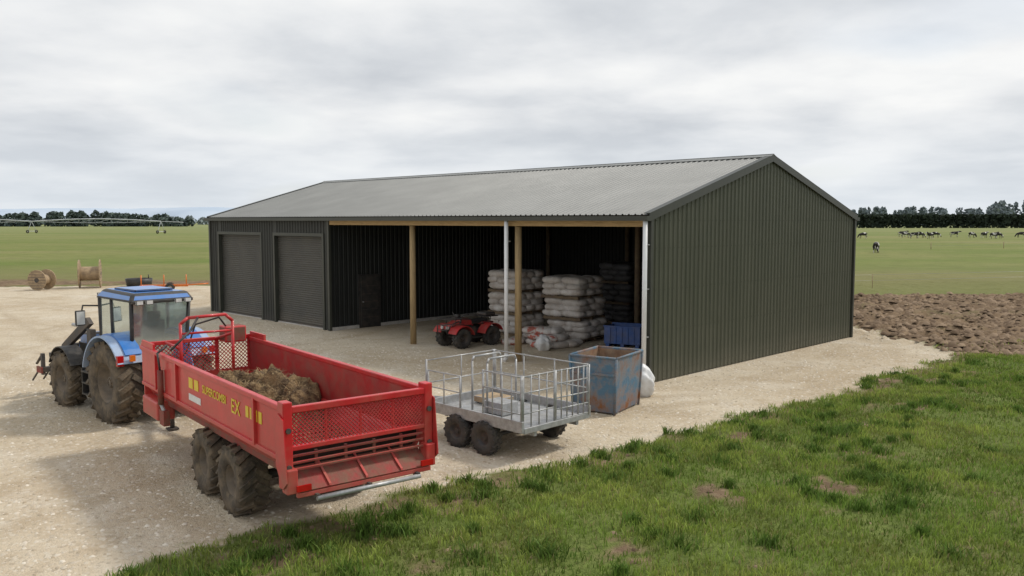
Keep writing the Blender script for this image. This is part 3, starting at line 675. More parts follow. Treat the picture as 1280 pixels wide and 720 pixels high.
for sg in (1,-1):
    post((x0,sg*yb,zb),(x0-.12,sg*yt,zt)); post((x1,sg*(yb-.02),1.0),(x1-.1,sg*yt,zt)); post((.42,sg*(yb+.02),zb-.1),(.40,sg*yt,zt),.035)
    post((x0,sg*yb,zb),(.42,sg*(yb+.02),zb+.0),.035); post((x0-.06,sg*(yb+.01),1.75),(x0-.02,sg*(yb+.01),1.75),.02)
    mb.poly([(x0+.02,sg*yb,zb),(.40,sg*(yb+.01),zb),(.38,sg*yt,zt),(x0-.10,sg*yt,zt)],'glass')
    mb.poly([(.44,sg*(yb+.01),zb-.1),(x1-.02,sg*yb,1.0),(x1-.12,sg*yt,zt),(.42,sg*yt,zt)],'glass')
    mb.cyl((.5,sg*(yb+.05),1.4),(.5,sg*(yb+.05),1.75),.015,'black')
    mb.tube([(x1-.08,sg*yt,2.3),(x1+.02,sg*(yt+.3),2.32),(x1+.02,sg*(yt+.32),2.22)],.016,'black'); mb.box((x1+.02,sg*(yt+.36),2.06),(.06,.2,.32),'black',bev=.02)
    mb.box((x1-.013,sg*(yt+.36),2.06),(.01,.16,.27),'lamp')
post((x0,-yb,zb),(x0,yb,zb),.04); post((x0-.12,-yt,zt-.02),(x0-.12,yt,zt-.02),.04); post((x1,-yb,1.0),(x1,yb,1.0)); post((x1-.1,-yt,zt-.02),(x1-.1,yt,zt-.02))
mb.poly([(x0,-yb,zb),(x0,yb,zb),(x0-.12,yt,zt),(x0-.12,-yt,zt)],'glass'); mb.poly([(x1,yb,1.0),(x1,-yb,1.0),(x1-.1,-yt,zt),(x1-.1,yt,zt)],'glass')
mb.tube([(x0-.04,.3,1.3),(x0-.1,.05,1.55)],.012,'black')
mb.hexa([(-.66,-.68,2.46),(1.18,-.64,2.46),(1.18,.64,2.46),(-.66,.68,2.46),(-.56,-.58,2.64),(1.0,-.52,2.66),(1.0,.52,2.66),(-.56,.58,2.64)],'blue',bev=.06)
mb.box((.22,0,2.67),(1.0,.8,.04),'blue',bev=.015)
mb.box((-.62,0,2.47),(.12,1.26,.07),'black',bev=.02)
for y in (-.5,-.3,.3,.5): mb.box((-.695,y,2.46),(.05,.14,.09),'lamp',bev=.01); mb.box((1.18,y,2.52),(.05,.14,.09),'lamp',bev=.01)
mb.box((.1,0,1.38),(.5,.5,.14),'seat',bev=.05); mb.box((-.13,0,1.72),(.14,.48,.65),'seat',bev=.05,rot=Euler((0,-.15,0))); mb.box((-.2,0,2.13),(.1,.26,.2),'seat',bev=.03)
mb.cyl((.95,0,1.1),(.72,0,1.62),.04,'black'); mb.lathe([(.2,-.012),(.212,0),(.2,.012),(.188,0),(.2,-.012)],(.7,0,1.66),'black',n=20,axis='Z')
mb.box((.9,0,1.5),(.18,.5,.25),'black',bev=.04); mb.box((.15,-.42,1.5),(.6,.16,.35),'black',bev=.03)
mb.done('cab',tk)

# ------------------------------------------------------------------ stock trailer
st=empty('stock_trailer',(.79,14.43,0),math.atan2(.7,-.71))
mb=MB(); L2=2.5; W2=.88; dz=.58
mb.box((L2/2,0,dz-.02),(L2,1.70,.04),'galv')
for sg in (1,-1):
    mb.box((L2/2,sg*W2,dz+.05),(L2+.04,.05,.2),'galv',bev=.008); mb.box((L2/2,sg*.55,dz-.1),(L2,.06,.1),'galv')
mb.box((L2,0,dz+.05),(.05,1.70,.2),'galv',bev=.008); mb.box((0,0,dz-.02),(.05,1.70,.1),'galv',bev=.008)
for x in (.3,.9,1.5,2.1): mb.box((x,0,dz-.08),(.06,1.5,.07),'galv')
tz=1.50; r=.016
def panel(p,q,n,rails,z0=dz+.1,z1=tz,rr=r):
    p=Vector(p);q=Vector(q)
    for z in rails: mb.cyl(p+Vector((0,0,z)),q+Vector((0,0,z)),rr*.8,'galv',n=8)
    for i in range(n+1):
        c=p.lerp(q,i/n); mb.cyl(c+Vector((0,0,z0)),c+Vector((0,0,z1)),rr*(1.2 if i in(0,n) else .8),'galv',n=8)
panel((.05,-W2,0),(2.45,-W2,0),3,(1.05,1.48)); panel((L2,-W2,0),(L2,W2,0),2,(1.05,1.48))
panel((1.55,W2,0),(2.45,W2,0),2,(1.0,1.30),z1=1.31)
panel((.02,W2,0),(.95,W2,0),4,(.85,1.2,1.48)); panel((.02,.02,0),(-.02,-.84,0),6,(.62,.8,1.0,1.25,1.48),z0=dz); panel((.02,.84,0),(.02,.05,0),4,(.85,1.2,1.48),z0=dz)
for x in (1.35,1.75): mb.tube([(x,.4,dz),(x,.4,1.5),(x,.36,1.58),(x,-.3,1.58),(x,-.35,1.5),(x,-.35,dz)],.02,'galv')
mb.box((1.2,.2,dz+.12),(.5,.4,.22),'galv',bev=.01); mb.box((1.9,-.3,dz+.08),(.6,.5,.12),'oldwood',bev=.01)
for sg in (1,-1): mb.cyl((L2-.05,sg*.5,dz-.08),(L2+1.15,0,.48),.04,'galv')
mb.cyl((L2+1.0,.0,.02),(L2+1.0,0,.75),.03,'galv')
for x in (.9,1.62): mb.cyl((x,-.75,.3),(x,.75,.3),.035,'dark')
mb.box((1.26,.70,.42),(1.0,.06,.08),'galv'); mb.box((1.26,-.70,.42),(1.0,.06,.08),'galv')
mb.done('deck_and_rails',st)
mb=MB()
for x in (.9,1.62):
    for sg in (1,-1): mb.tyre(Vector((x,sg*.86,.30)),.30,.2,.15,'tyredark','dark',lugs=16,ld=.025)
mb.done('wheels',st)

# ------------------------------------------------------------------ steel bin
bn=empty('rusty_steel_bin',(2.16,17.4,0),math.atan2(.85,.53))
mb=MB(); a,b,h=1.25,.98,1.2; e=.06
def wallp(p,q,P,Q,th,k):
    th=Vector(th); mb.hexa([p,q,Vector(q)+th,Vector(p)+th,P,Q,Vector(Q)+th,Vector(P)+th],k)
B=[(0,0),(a,0),(a,b),(0,b)]; T=[(-e,-e),(a+e,-e),(a+e,b+e),(-e,b+e)]
inw=[(0,.03,0),(-.03,0,0),(0,-.03,0),(.03,0,0)]
for i in range(4):
    j=(i+1)%4; wallp((*B[i],.03),(*B[j],.03),(*T[i],h),(*T[j],h),inw[i],'rust')
    P0=Vector((*T[i],h+.01));P1=Vector((*T[j],h+.01)); mb.cyl(P0,P1,.028,'rust',n=6)
    mb.cyl(Vector((*B[i],.0)),Vector((*T[i],h)),.03,'rust',n=6)
Bi=[(s_,t_) for s_,t_ in ((.04,.04),(a-.04,.04),(a-.04,b-.04),(.04,b-.04))]; Ti=[(-e+.036,-e+.036),(a+e-.036,-e+.036),(a+e-.036,b+e-.036),(-e+.036,b+e-.036)]
for i in range(4):
    j=(i+1)%4; mb.poly([(*Bi[i],.1),(*Bi[j],.1),(*Ti[j],h-.01),(*Ti[i],h-.01)],'rustin')
mb.box((a/2,b/2,.12),(a,b,.04),'rustin')
mb.box((-e*.85/h-.012,b/2,.85),(.03,b+.05,.05),'rust')
mb.done('walls',bn)

# ------------------------------------------------------------------ pillow bags
def pillow(c,d,rz,k,acc,rs):
    V,F,MI=acc; n=12;m=7;base=len(V); cz,sz=math.cos(rz),math.sin(rz)
    jit=[rs.uniform(-.10,.10) for _ in range(4)]
    for i in range(m+1):
        ph=-math.pi/2+math.pi*i/m
        for j in range(n):
            th=2*math.pi*j/n
            f=lambda v,p: math.copysign(abs(v)**p,v)
            x=f(math.cos(ph),.5)*f(math.cos(th),.5); y=f(math.cos(ph),.5)*f(math.sin(th),.5); z=f(math.sin(ph),.8)
            x*=1+jit[0]*y; y*=1+jit[1]*x; z*=(1-.25*(x*x+y*y)*.5); z+=jit[2]*x+jit[3]*y
            x*=d[0]/2;y*=d[1]/2;z*=d[2]/2
            V.append((c[0]+x*cz-y*sz,c[1]+x*sz+y*cz,c[2]+z))
    for i in range(m):
        for j in range(n):
            F.append((base+i*n+j,base+i*n+(j+1)%n,base+(i+1)*n+(j+1)%n,base+(i+1)*n+j)); MI.append(k)
def stack(name,loc,ang,tiers,wx,wy,kk,seed,layers=3,th=.66):
    rs=random.Random(seed); e=empty(name,loc,ang); acc=([],[],[])
    z=0; mb=MB()
    for t in range(tiers):
        ox,oy=rs.uniform(-.10,.10),rs.uniform(-.10,.10)
        for i in range(6): mb.box((ox-wx/2+.06+i*(wx-.12)/5,oy,z+.10),(.10,wy,.02),'inwood')
        for y in (-wy/2+.05,0,wy/2-.05): mb.box((ox,oy+y,z+.045),(wx,.09,.085),'inwood')
        z+=.12; lh=th/layers
        for l in range(layers):
            nx_,ny_=(2,3) if l%2==0 else (3,2)
            for i in range(nx_):
                for j in range(ny_):
                    sx,sy=wx/nx_,wy/ny_
                    pillow((ox-wx/2+sx*(i+.5)+rs.uniform(-.04,.04),oy-wy/2+sy*(j+.5)+rs.uniform(-.04,.04),z+lh*(l+.5)+rs.uniform(-.015,.015)),(sx*1.14,sy*1.14,lh*1.45),rs.uniform(-.07,.07),0,acc,rs)
        z+=th+.02
    addmesh('bags',acc[0],acc[1],M[kk],e,True); mb.done('pallets',e); return e
stack('pallet_stack_of_bags',(.20,30.2,0),R(-42),3,1.45,1.5,'bag',1,th=.63)
stack('pallet_stack_of_bags',(2.15,28.9,0),R(-40),3,1.55,1.5,'bag',2,th=.59)
stack('pallet_stack_of_bags',(4.5,33.6,0),R(-45),3,1.5,1.4,'baggrey',3,th=.66)
stack('pallet_stack_of_bags',(3.0,34.6,0),R(-45),2,1.5,1.4,'baggrey',4,th=.62)
rs=random.Random(5)
acc=([],[],[]); e=empty('pile_of_bags',(1.0,27.4,0),R(-30))
for lv,nn in ((0,12),(1,8),(2,4)):
    for i in range(nn):
        pillow((rs.uniform(-.95,.95)*(1-.3*lv),rs.uniform(-.6,.6)*(1-.3*lv),.10+lv*.19),(.75,.45,.24),rs.uniform(0,3.1),0 if rs.random()<.55 else 1,acc,rs)
addmesh('bags',acc[0],acc[1],[M['bag'],M['bagpink']],e,True,acc[2])
def bigsack(name,loc,sc,mt,seed):
    rs=random.Random(seed);bm=bmesh.new(); bmesh.ops.create_icosphere(bm,subdivisions=4,radius=1)
    for v in bm.verts:
        p=v.co; z=p.z
        k=1+.10*math.sin(7*p.x+seed)+.08*math.sin(9*p.y+5*p.z+seed)+.05*math.sin(17*p.z+11*p.x)
        w=1.05-.45*max(0,z)**2
        v.co=Vector((math.copysign(abs(p.x)**.7,p.x)*w*k*sc[0],math.copysign(abs(p.y)**.7,p.y)*w*k*sc[1],(max(z,-.8)+.8)*sc[2]*(.9+.1*k)))
    for f in bm.faces: f.smooth=True
    me=bpy.data.meshes.new(name); bm.to_mesh(me); bm.free(); me.materials.append(mt); o=bpy.data.objects.new(name,me); COL.objects.link(o); o.location=loc; return o
bigsack('white_sack',(3.05,19.35,0),(.24,.22,.42),M['white'],2)
bigsack('white_sack',(.98,26.3,0),(.22,.3,.28),M['white'],3)
bc=empty('blue_plastic_crate',(3.75,27.3,0),R(-25)); mb=MB()
for x,y,sx,sy in ((0,-.45,1.2,.04),(0,.45,1.2,.04),(-.58,0,.04,.86),(.58,0,.04,.86)): mb.box((x,y,.38),(sx,sy,.55),'bluebin')
mb.box((0,0,.12),(1.12,.86,.04),'bluebin'); 
for x in (-.5,0,.5): mb.box((x,0,.05),(.12,.9,.1),'bluebin'); 
for x in (-.4,-.2,0,.2,.4): mb.box((x,-.48,.38),(.03,.02,.5),'bluebin')
mb.box((0,-.46,.675),(1.24,.08,.04),'bluebin'); mb.box((0,.46,.675),(1.24,.08,.04),'bluebin'); mb.done('crate',bc)

# ------------------------------------------------------------------ quad bike
qb=empty('quad_bike',(-1.44,27.43,0),math.atan2(-.67,-.74)); mb=MB()
for x in (-.62,.62):
    for sg in (1,-1): mb.tyre(Vector((x,sg*.44,.31)),.31,.26,.15,'tyredark','dark',lugs=14,ld=.03)
    mb.cyl((x,-.4,.31),(x,.4,.31),.03,'dark')
mb.done('wheels',qb); mb=MB()
mb.box((0,0,.42),(1.1,.36,.3),'black',bev=.04); mb.box((.1,0,.5),(.5,.44,.28),'dark',bev=.03)
mb.hexa([(-.05,-.17,.66),(.52,-.2,.66),(.52,.2,.66),(-.05,.17,.66),(-.05,-.12,.88),(.42,-.14,.93),(.42,.14,.93),(-.05,.12,.88)],'redin',bev=.04)
mb.hexa([(-.75,-.17,.70),(0,-.15,.70),(0,.15,.70),(-.75,.17,.70),(-.72,-.14,.86),(.0,-.12,.84),(.0,.12,.84),(-.72,.14,.86)],'seat',bev=.04)
for x,a0,a1 in ((.62,R(25),R(165)),(-.62,R(15),R(155))):
    for sg in (1,-1): mb.arc((x,0,.31),.40,sg*.2,sg*.60,a0,a1,.025,'redin',n=10)
    mb.box((x,0,.73),(.5,.55,.06),'redin',bev=.02)
mb.hexa([(.55,-.26,.6),(.98,-.2,.58),(.98,.2,.58),(.55,.26,.6),(.5,-.2,.86),(.86,-.16,.76),(.86,.16,.76),(.5,.2,.86)],'redin',bev=.03)
for sg in (1,-1): mb.cyl((.95,sg*.14,.66),(1.0,sg*.14,.66),.055,'lamp'); mb.cyl((.45,sg*.05,.9),(.38,sg*.34,1.08),.016,'black'); mb.cyl((.38,sg*.34,1.08),(.32,sg*.42,1.07),.022,'black'); mb.box((0,sg*.33,.3),(.55,.2,.03),'black')
mb.box((.45,0,1.0),(.14,.18,.12),'black',bev=.03)
for x0_,x1_,z in ((.45,1.02,.93),(-1.02,-.5,.93)):
    mb.tube([(x0_,-.32,z),(x1_,-.32,z),(x1_,.32,z),(x0_,.32,z)],.014,'black',closed=True)
    for j in range(1,4): x=x0_+(x1_-x0_)*j/4; mb.cyl((x,-.32,z),(x,.32,z),.01,'black',n=6)
    for sg in (1,-1): mb.cyl(((x0_+x1_)/2,sg*.25,z),((x0_+x1_)/2,sg*.2,.72),.012,'black',n=6)
mb.tube([(.98,-.25,.45),(1.08,-.25,.5),(1.08,-.25,.75),(1.08,.25,.75),(1.08,.25,.5),(.98,.25,.45)],.018,'black'); mb.cyl((1.08,-.25,.58),(1.08,.25,.58),.014,'black')
mb.box((-.76,0,1.0),(.42,.5,.12),'dark',bev=.04)
mb.done('body',qb)

# ------------------------------------------------------------------ cable drums
def drum(loc,ang,rr,w):
    e=empty('wooden_cable_drum',loc,ang); mb=MB()
    for sg in (1,-1):
        mb.lathe([(.06,sg*w/2-.03),(rr,sg*w/2-.03),(rr,sg*w/2+.03),(.06,sg*w/2+.03),(.06,sg*w/2-.03)],(0,0,rr),'oldwood',n=32,smooth=False)
        for i in range(-3,4): 
            z=i*rr*.27; l=math.sqrt(max(.01,(rr*.95)**2-z*z)); mb.box((0,sg*(w/2+.033),rr+z),(2*l,.006,.02),'dark')
        mb.cyl((0,sg*(w/2+.03),rr),(0,sg*(w/2+.05),rr),.14,'dark',n=14)
    mb.lathe([(rr*.5,-w/2),(rr*.5,w/2)],(0,0,rr),'oldwood',n=24,smooth=False); mb.done('drum',e)
drum((-27.9,49.6,0),R(-8),.60,.85); drum((-25.9,51.3,0),R(112),.86,1.15)
e=empty('pipe_trailer',(-20.0,48.0,0),R(20)); mb=MB()
mb.box((0,0,.35),(2.6,.1,.1),'orange',bev=.01); mb.box((0,.7,.35),(2.6,.1,.1),'orange',bev=.01)
for x in (-1.2,0,1.2): mb.box((x,.35,.35),(.08,.7,.08),'orange'); mb.cyl((x,0,.35),(x,0,1.0),.03,'orange')
for sg in (0,1): mb.tyre(Vector((.3,-.12+sg*.95,.25)),.25,.16,.12,'tyredark','rimw',lugs=10,ld=.02)
mb.cyl((1.2,.35,.35),(2.4,.35,.42),.035,'orange'); mb.done('frame',e)
e=empty('black_water_trough',(-23.3,52.2,0),0); mb=MB()
mb.lathe([(.01,.05),(.72,.05),(.80,.5),(.76,.5),(.68,.12),(.01,.12)],(0,0,0),'black',n=24,axis='Z'); mb.cyl((.6,0,.5),(.6,0,.75),.03,'black'); mb.done('trough',e)

# ------------------------------------------------------------------ fences
def fence(name,pts,step,h,kpost,wires,rp=.025):
    e=empty(name,(0,0,0)); mb=MB()
    for (ax,ay),(bx,by) in zip(pts[:-1],pts[1:]):
        n=max(1,int(math.hypot(bx-ax,by-ay)/step))
        for i in range(n): 
            x=ax+(bx-ax)*i/n;y=ay+(by-ay)*i/n; mb.cyl((x,y,-.1),(x+random.uniform(-.04,.04),y,h),rp,kpost,n=6)
        for z in wires: mb.cyl((ax,ay,z),(bx,by,z),.005,'galv',n=4)
    mb.done('posts_and_wires',e)
fence('wire_fence',[(14,49.5),(22,51),(45,58),(90,72)],11,.85,'oldwood',(.45,.8),.02)
fence('wire_fence',[(60,120),(140,150),(300,180)],14,1.0,'oldwood',(.5,.9),.05)

# ------------------------------------------------------------------ distant trees
def trees(name,items,leaf,mtname,c0,c1,seed,per=70):
    r=np.random.default_rng(seed); P=[];C=[]
    for (x,y,h,w,shape) in items:
        n=int(per*(h/10)**.7*(w/5)**.5)
        t=r.random(n)
        if shape=='pine': rad=w/2*(1-.85*t)*(.55+.45*np.sin(t*23+x)); z=h*(.04+.96*t)
        elif shape=='hedge': rad=w/2*np.sqrt(r.random(n)); z=h*t**.7
        else: 
            rad=w/2*np.sqrt(np.clip(1-(1.6*t-.6)**2,0,1))*(.6+.4*r.random(n)); z=h*t
        a=r.uniform(0,6.28,n); q=np.sqrt(r.uniform(.25,1,n))
        cx=x+np.cos(a)*rad*q; cy=y+np.sin(a)*rad*q
        s=leaf*r.uniform(.6,1.4,n)
        d1=r.normal(size=(n,3));d1/=np.linalg.norm(d1,axis=1)[:,None];d2=r.normal(size=(n,3));d2-=d1*(d1*d2).sum(1)[:,None];d2/=np.linalg.norm(d2,axis=1)[:,None]
        c=np.stack([cx,cy,z],1); q4=np.stack([c-d1*s[:,None],c+d2*s[:,None]*.8,c+d1*s[:,None],c-d2*s[:,None]*.8],1); P.append(q4.reshape(-1,3))
        tt=(t*.6+.4*r.random(n))[:,None]; C.append(np.repeat(np.array(c0)*(1-tt)+np.array(c1)*tt,4,axis=0))
    P=np.concatenate(P);C=np.concatenate(C); npmesh(name,P,np.arange(len(P)).reshape(-1,4),tintmat(mtname,.9),cols=C)
r=random.Random(3)
it=[(x,600+r.uniform(-12,20),(8.6+1.6*math.sin(x*.035)+r.uniform(-.9,1.1))*(1 if x<-245 else .8),r.uniform(8,12),r.choice(['pine','round','round','round','round'])) for x in np.arange(-640,-232,2.3)]
trees('distant_tree_row',it,1.2,'hazed_foliage_a',(.075,.10,.10),(.11,.14,.12),1,per=95)  # bluish leaf tint has distance haze mixed into it
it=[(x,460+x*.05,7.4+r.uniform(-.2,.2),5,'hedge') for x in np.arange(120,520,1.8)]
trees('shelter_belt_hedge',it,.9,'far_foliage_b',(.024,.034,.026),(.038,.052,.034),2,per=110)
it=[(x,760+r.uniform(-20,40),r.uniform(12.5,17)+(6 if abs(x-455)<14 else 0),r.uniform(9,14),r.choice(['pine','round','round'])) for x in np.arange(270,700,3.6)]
trees('distant_tree_row',it,1.5,'hazed_foliage_c',(.16,.20,.215),(.24,.28,.29),4)  # paler leaves, haze behind the hedge put into the tint
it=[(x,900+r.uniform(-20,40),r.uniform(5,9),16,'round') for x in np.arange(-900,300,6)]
trees('distant_tree_row',it,1.6,'hazed_foliage_d',(.19,.225,.24),(.25,.285,.28),6,per=50)  # palest row, haze painted into the leaf colours
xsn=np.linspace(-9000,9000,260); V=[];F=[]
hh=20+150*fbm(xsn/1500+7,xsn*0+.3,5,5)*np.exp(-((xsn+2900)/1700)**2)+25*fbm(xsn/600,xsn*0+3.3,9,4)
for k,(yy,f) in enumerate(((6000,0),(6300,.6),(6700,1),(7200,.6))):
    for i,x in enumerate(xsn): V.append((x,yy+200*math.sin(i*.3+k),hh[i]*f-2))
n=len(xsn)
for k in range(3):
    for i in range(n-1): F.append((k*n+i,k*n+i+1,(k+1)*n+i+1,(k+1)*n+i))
hm=mat('hazy_hills',(.44,.52,.62),(.50,.57,.66),rough=1,scale=.002,bump=0,spec=0)  # pale blue of distance haze painted as the hill colour
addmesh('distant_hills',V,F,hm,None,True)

# ------------------------------------------------------------------ irrigator
ir=empty('centre_pivot_irrigator',(-112,268,0),R(168)); mb=MB()
for i in range(7):
    xa=i*48; 
    pts=[(xa+48*j/8,0,3.9+.8*math.sin(math.pi*j/8)) for j in range(9)]
    for p,q in zip(pts[:-1],pts[1:]): mb.cyl(p,q,.16,'pale',n=6)
    low=[(xa+48*j/8,0,3.9-.5*math.sin(math.pi*j/8)) for j in range(1,8)]
    L_=[pts[0]]+low+[pts[-1]]
    for p,q in zip(L_[:-1],L_[1:]): mb.cyl(p,q,.06,'pale',n=4)
    for j in range(1,8): mb.cyl(pts[j],low[j-1],.045,'pale',n=4); mb.cyl(pts[j],low[min(j,6)],.04,'pale',n=4)
    for dx in (-1.9,1.9):
        mb.cyl((xa,0,3.9),(xa,dx,.55),.08,'pale',n=5); mb.lathe([(.3,-.12),(.55,-.14),(.55,.14),(.3,.12)],(xa,dx,.55),'tyredark',n=12,axis='X')
    mb.cyl((xa,-1.9,.65),(xa,1.9,.65),.08,'pale',n=5)
mb.cyl((-8,0,3.6),(0,0,3.9),.09,'pale',n=5)
mb.done('spans_and_towers',ir)

# ------------------------------------------------------------------ cows
def cowmat(name,sd):
    m=bpy.data.materials.new(name); nt=nodes(m); L=nt.links.new
    out=N(nt,'ShaderNodeOutputMaterial'); b=N(nt,'ShaderNodeBsdfPrincipled'); L(b.outputs[0],out.inputs[0]); b.inputs['Roughness'].default_value=.8
    tc=N(nt,'ShaderNodeTexCoord'); mp=N(nt,'ShaderNodeMapping'); mp.inputs['Location'].default_value=(sd,sd*.7,0); L(tc.outputs['Object'],mp.inputs[0])
    n=N(nt,'ShaderNodeTexNoise'); n.inputs['Scale'].default_value=1.6; n.inputs['Detail'].default_value=1.5; L(mp.outputs[0],n.inputs['Vector'])
    cr=N(nt,'ShaderNodeMapRange'); cr.inputs[1].default_value=.55; cr.inputs[2].default_value=.57; L(n.outputs[0],cr.inputs[0])
    mx=N(nt,'ShaderNodeMix',data_type='RGBA'); mx.inputs[6].default_value=(.018,.016,.015,1); mx.inputs[7].default_value=(.62,.60,.56,1); L(cr.outputs[0],mx.inputs[0]); L(mx.outputs[2],b.inputs['Base Color'])
    return m
def cowmesh(pose):
    bm=bmesh.new(); vs=[];rad=[]
    def v(p,r_,par=None):
        q=bm.verts.new(p); vs.append(q); rad.append(r_)
        if par is not None: bm.edges.new((vs[par],q))
        return len(vs)-1
    a=v((-.72,0,1.18),(.25,.27)); b=v((-.25,0,1.10),(.32,.33),a); c=v((.25,0,1.08),(.34,.36),b); d=v((.62,0,1.14),(.25,.32),c)
    if pose=='graze': nk=v((.98,0,.92),(.15,.2),d); hd=v((1.22,0,.50),(.11,.13),nk); mz=v((1.36,0,.16),(.07,.08),hd)
    else: nk=v((.98,0,1.38),(.14,.2),d); hd=v((1.25,0,1.52),(.12,.13),nk); mz=v((1.58,0,1.36),(.07,.08),hd)
    for sg in (1,-1):
        e=v((.60,sg*.2,.86),(.11,.13),d); f=v((.63,sg*.2,.44),(.06,.065),e); g=v((.62,sg*.2,.12),(.045,.045),f); v((.66,sg*.2,.02),(.06,.06),g)
        e=v((-.66,sg*.22,.98),(.15,.20),a); f=v((-.52,sg*.25,.74),(.10,.13),e); g=v((-.84,sg*.21,.50),(.06,.065),f); h=v((-.76,sg*.2,.12),(.045,.045),g); v((-.71,sg*.2,.02),(.06,.06),h)
        v(Vector(vs[hd].co)+Vector((-.06,sg*.24,.04)),(.05,.03),hd)
    t=v((-.98,0,1.2),(.05,.05),a); t=v((-1.04,0,.85),(.03,.03),t); v((-1.03,0,.5),(.045,.045),t)
    v((-.42,0,.72),(.13,.13),b)
    me=bpy.data.meshes.new('cow_src'); bm.to_mesh(me); bm.free()
    o=bpy.data.objects.new('cow_src',me); COL.objects.link(o)
    sk=o.modifiers.new('s','SKIN')
    for i,rr in enumerate(rad): me.skin_vertices[0].data[i].radius=rr
    me.skin_vertices[0].data[0].use_root=True
    ss=o.modifiers.new('ss','SUBSURF'); ss.levels=2; ss.render_levels=2
    dg=bpy.context.evaluated_depsgraph_get(); ev=o.evaluated_get(dg); m2=bpy.data.meshes.new_from_object(ev)
    bpy.data.objects.remove(o); m2.polygons.foreach_set('use_smooth',[True]*len(m2.polygons)); return m2
CG,CS=cowmesh('graze'),cowmesh('stand'); cm=[cowmat('cow_hide_a',1),cowmat('cow_hide_b',4.3),cowmat('cow_hide_c',8.1)]
def cow(x,y,ang,pose,i):
    me=(CG if pose=='g' else CS).copy(); me.materials.clear(); me.materials.append(cm[i]); o=bpy.data.objects.new('cow',me); COL.objects.link(o); o.location=(x,y,-.02); o.rotation_euler=(0,0,ang)
rr=random.Random(9)
for u,yy,p in ((1078,195,'g'),(1127,215,'s'),(1131,205,'g'),(1142,196,'s'),(1150,200,'g'),(1162,190,'s'),(1168,205,'g'),(1192,210,'s'),(1214,202,'g'),(1229,198,'s'),(1241,192,'s'),(1247,196,'g'),(1275,205,'g')):
    cow((u-640)/1047*yy,yy,rr.choice([0,math.pi])+rr.uniform(-.5,.5),p,rr.randrange(3))
cow(46.5,107,R(60),'g',1)

# ------------------------------------------------------------------ world, sun, camera
w=bpy.data.worlds.new('World'); scene.world=w; w.use_nodes=True; nt=w.node_tree; nt.nodes.clear(); L=nt.links.new
SE,SA=R(48),R(66)
out=N(nt,'ShaderNodeOutputWorld'); sky=N(nt,'ShaderNodeTexSky',sky_type='NISHITA'); sky.sun_disc=False; sky.sun_elevation=SE; sky.sun_rotation=SA; sky.air_density=1; sky.dust_density=1.5
bg=N(nt,'ShaderNodeBackground'); bg.inputs[1].default_value=.12; L(sky.outputs[0],bg.inputs[0])
tc=N(nt,'ShaderNodeTexCoord'); sp=N(nt,'ShaderNodeSeparateXYZ'); L(tc.outputs['Generated'],sp.inputs[0])
def mth(op,a,b=None):
    n=N(nt,'ShaderNodeMath',operation=op)
    for i,v in enumerate((a,b)):
        if v is None: continue
        if isinstance(v,(int,float)): n.inputs[i].default_value=v
        else: L(v,n.inputs[i])
    return n.outputs[0]
z=mth('ADD',mth('MAXIMUM',sp.outputs[2],0),.17)
cb=N(nt,'ShaderNodeCombineXYZ'); L(mth('DIVIDE',sp.outputs[0],z),cb.inputs[0]); L(mth('DIVIDE',sp.outputs[1],z),cb.inputs[1])
def wn(sc,det,ro,dist,off):
    mp=N(nt,'ShaderNodeMapping'); mp.inputs['Location'].default_value=off; L(cb.outputs[0],mp.inputs[0])
    n=N(nt,'ShaderNodeTexNoise'); n.inputs['Scale'].default_value=sc;n.inputs['Detail'].default_value=det;n.inputs['Roughness'].default_value=ro;n.inputs['Distortion'].default_value=dist; L(mp.outputs[0],n.inputs['Vector']); return n.outputs[0]
n1=wn(1.2,6,.52,.1,(3.1,1.7,0)); n2=wn(.45,3,.5,.2,(9,4,0))
s_=mth('ADD',mth('MULTIPLY',n1,.68),mth('MULTIPLY',n2,.32))
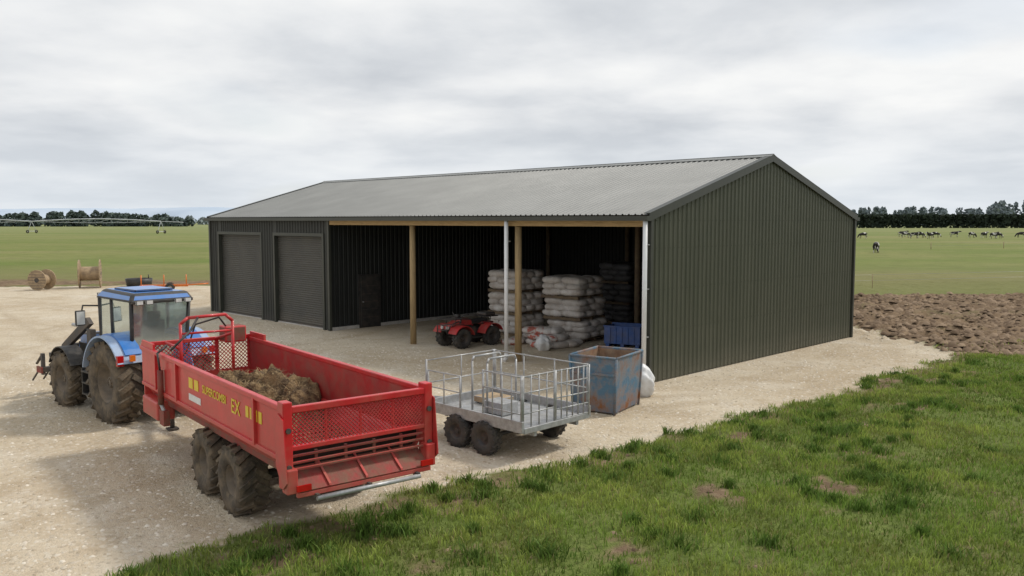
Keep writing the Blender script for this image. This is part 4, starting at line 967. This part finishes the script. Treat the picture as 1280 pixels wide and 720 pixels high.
ramp=N(nt,'ShaderNodeValToRGB'); L(s_,ramp.inputs[0]); cr=ramp.color_ramp
cr.elements[0].position=.38; cr.elements[0].color=(.60,.63,.67,1); cr.elements[1].position=.62; cr.elements[1].color=(.94,.945,.94,1)
e_=cr.elements.new(.46); e_.color=(.715,.74,.77,1); e_=cr.elements.new(.53); e_.color=(.83,.845,.86,1)
mr=N(nt,'ShaderNodeMapRange'); mr.inputs[1].default_value=0; mr.inputs[2].default_value=.12; mr.inputs[3].default_value=.7; mr.inputs[4].default_value=0; L(sp.outputs[2],mr.inputs[0])
mx=N(nt,'ShaderNodeMix',data_type='RGBA'); L(mr.outputs[0],mx.inputs[0]); L(ramp.outputs[0],mx.inputs[6]); mx.inputs[7].default_value=(.73,.79,.85,1)
bg2=N(nt,'ShaderNodeBackground'); L(mx.outputs[2],bg2.inputs[0]); bg2.inputs[1].default_value=1
r3=N(nt,'ShaderNodeMapRange'); r3.inputs[1].default_value=.60; r3.inputs[2].default_value=.72; r3.inputs[3].default_value=1; r3.inputs[4].default_value=.6; L(n2,r3.inputs[0])
ms=N(nt,'ShaderNodeMixShader'); L(r3.outputs[0],ms.inputs[0]); L(bg.outputs[0],ms.inputs[1]); L(bg2.outputs[0],ms.inputs[2]); L(ms.outputs[0],out.inputs[0])
sd=bpy.data.lights.new('sun','SUN'); sd.energy=2.3; sd.angle=R(8); sd.color=(1,.94,.85); so_=bpy.data.objects.new('sun',sd); COL.objects.link(so_)
d=Vector((math.sin(SA)*math.cos(SE),math.cos(SA)*math.cos(SE),math.sin(SE))); so_.rotation_euler=d.to_track_quat('Z','Y').to_euler(); so_.location=d*50
cam=bpy.data.cameras.new('camera'); cam.lens=36*1047/1280; cam.sensor_width=36; cam.clip_end=20000; cam.clip_start=.1
co=bpy.data.objects.new('camera',cam); COL.objects.link(co); co.location=(0,0,4.09); co.rotation_euler=(R(90-4.59),0,0); scene.camera=co
scene.view_settings.view_transform='Standard'; scene.view_settings.look='None'; scene.view_settings.exposure=0
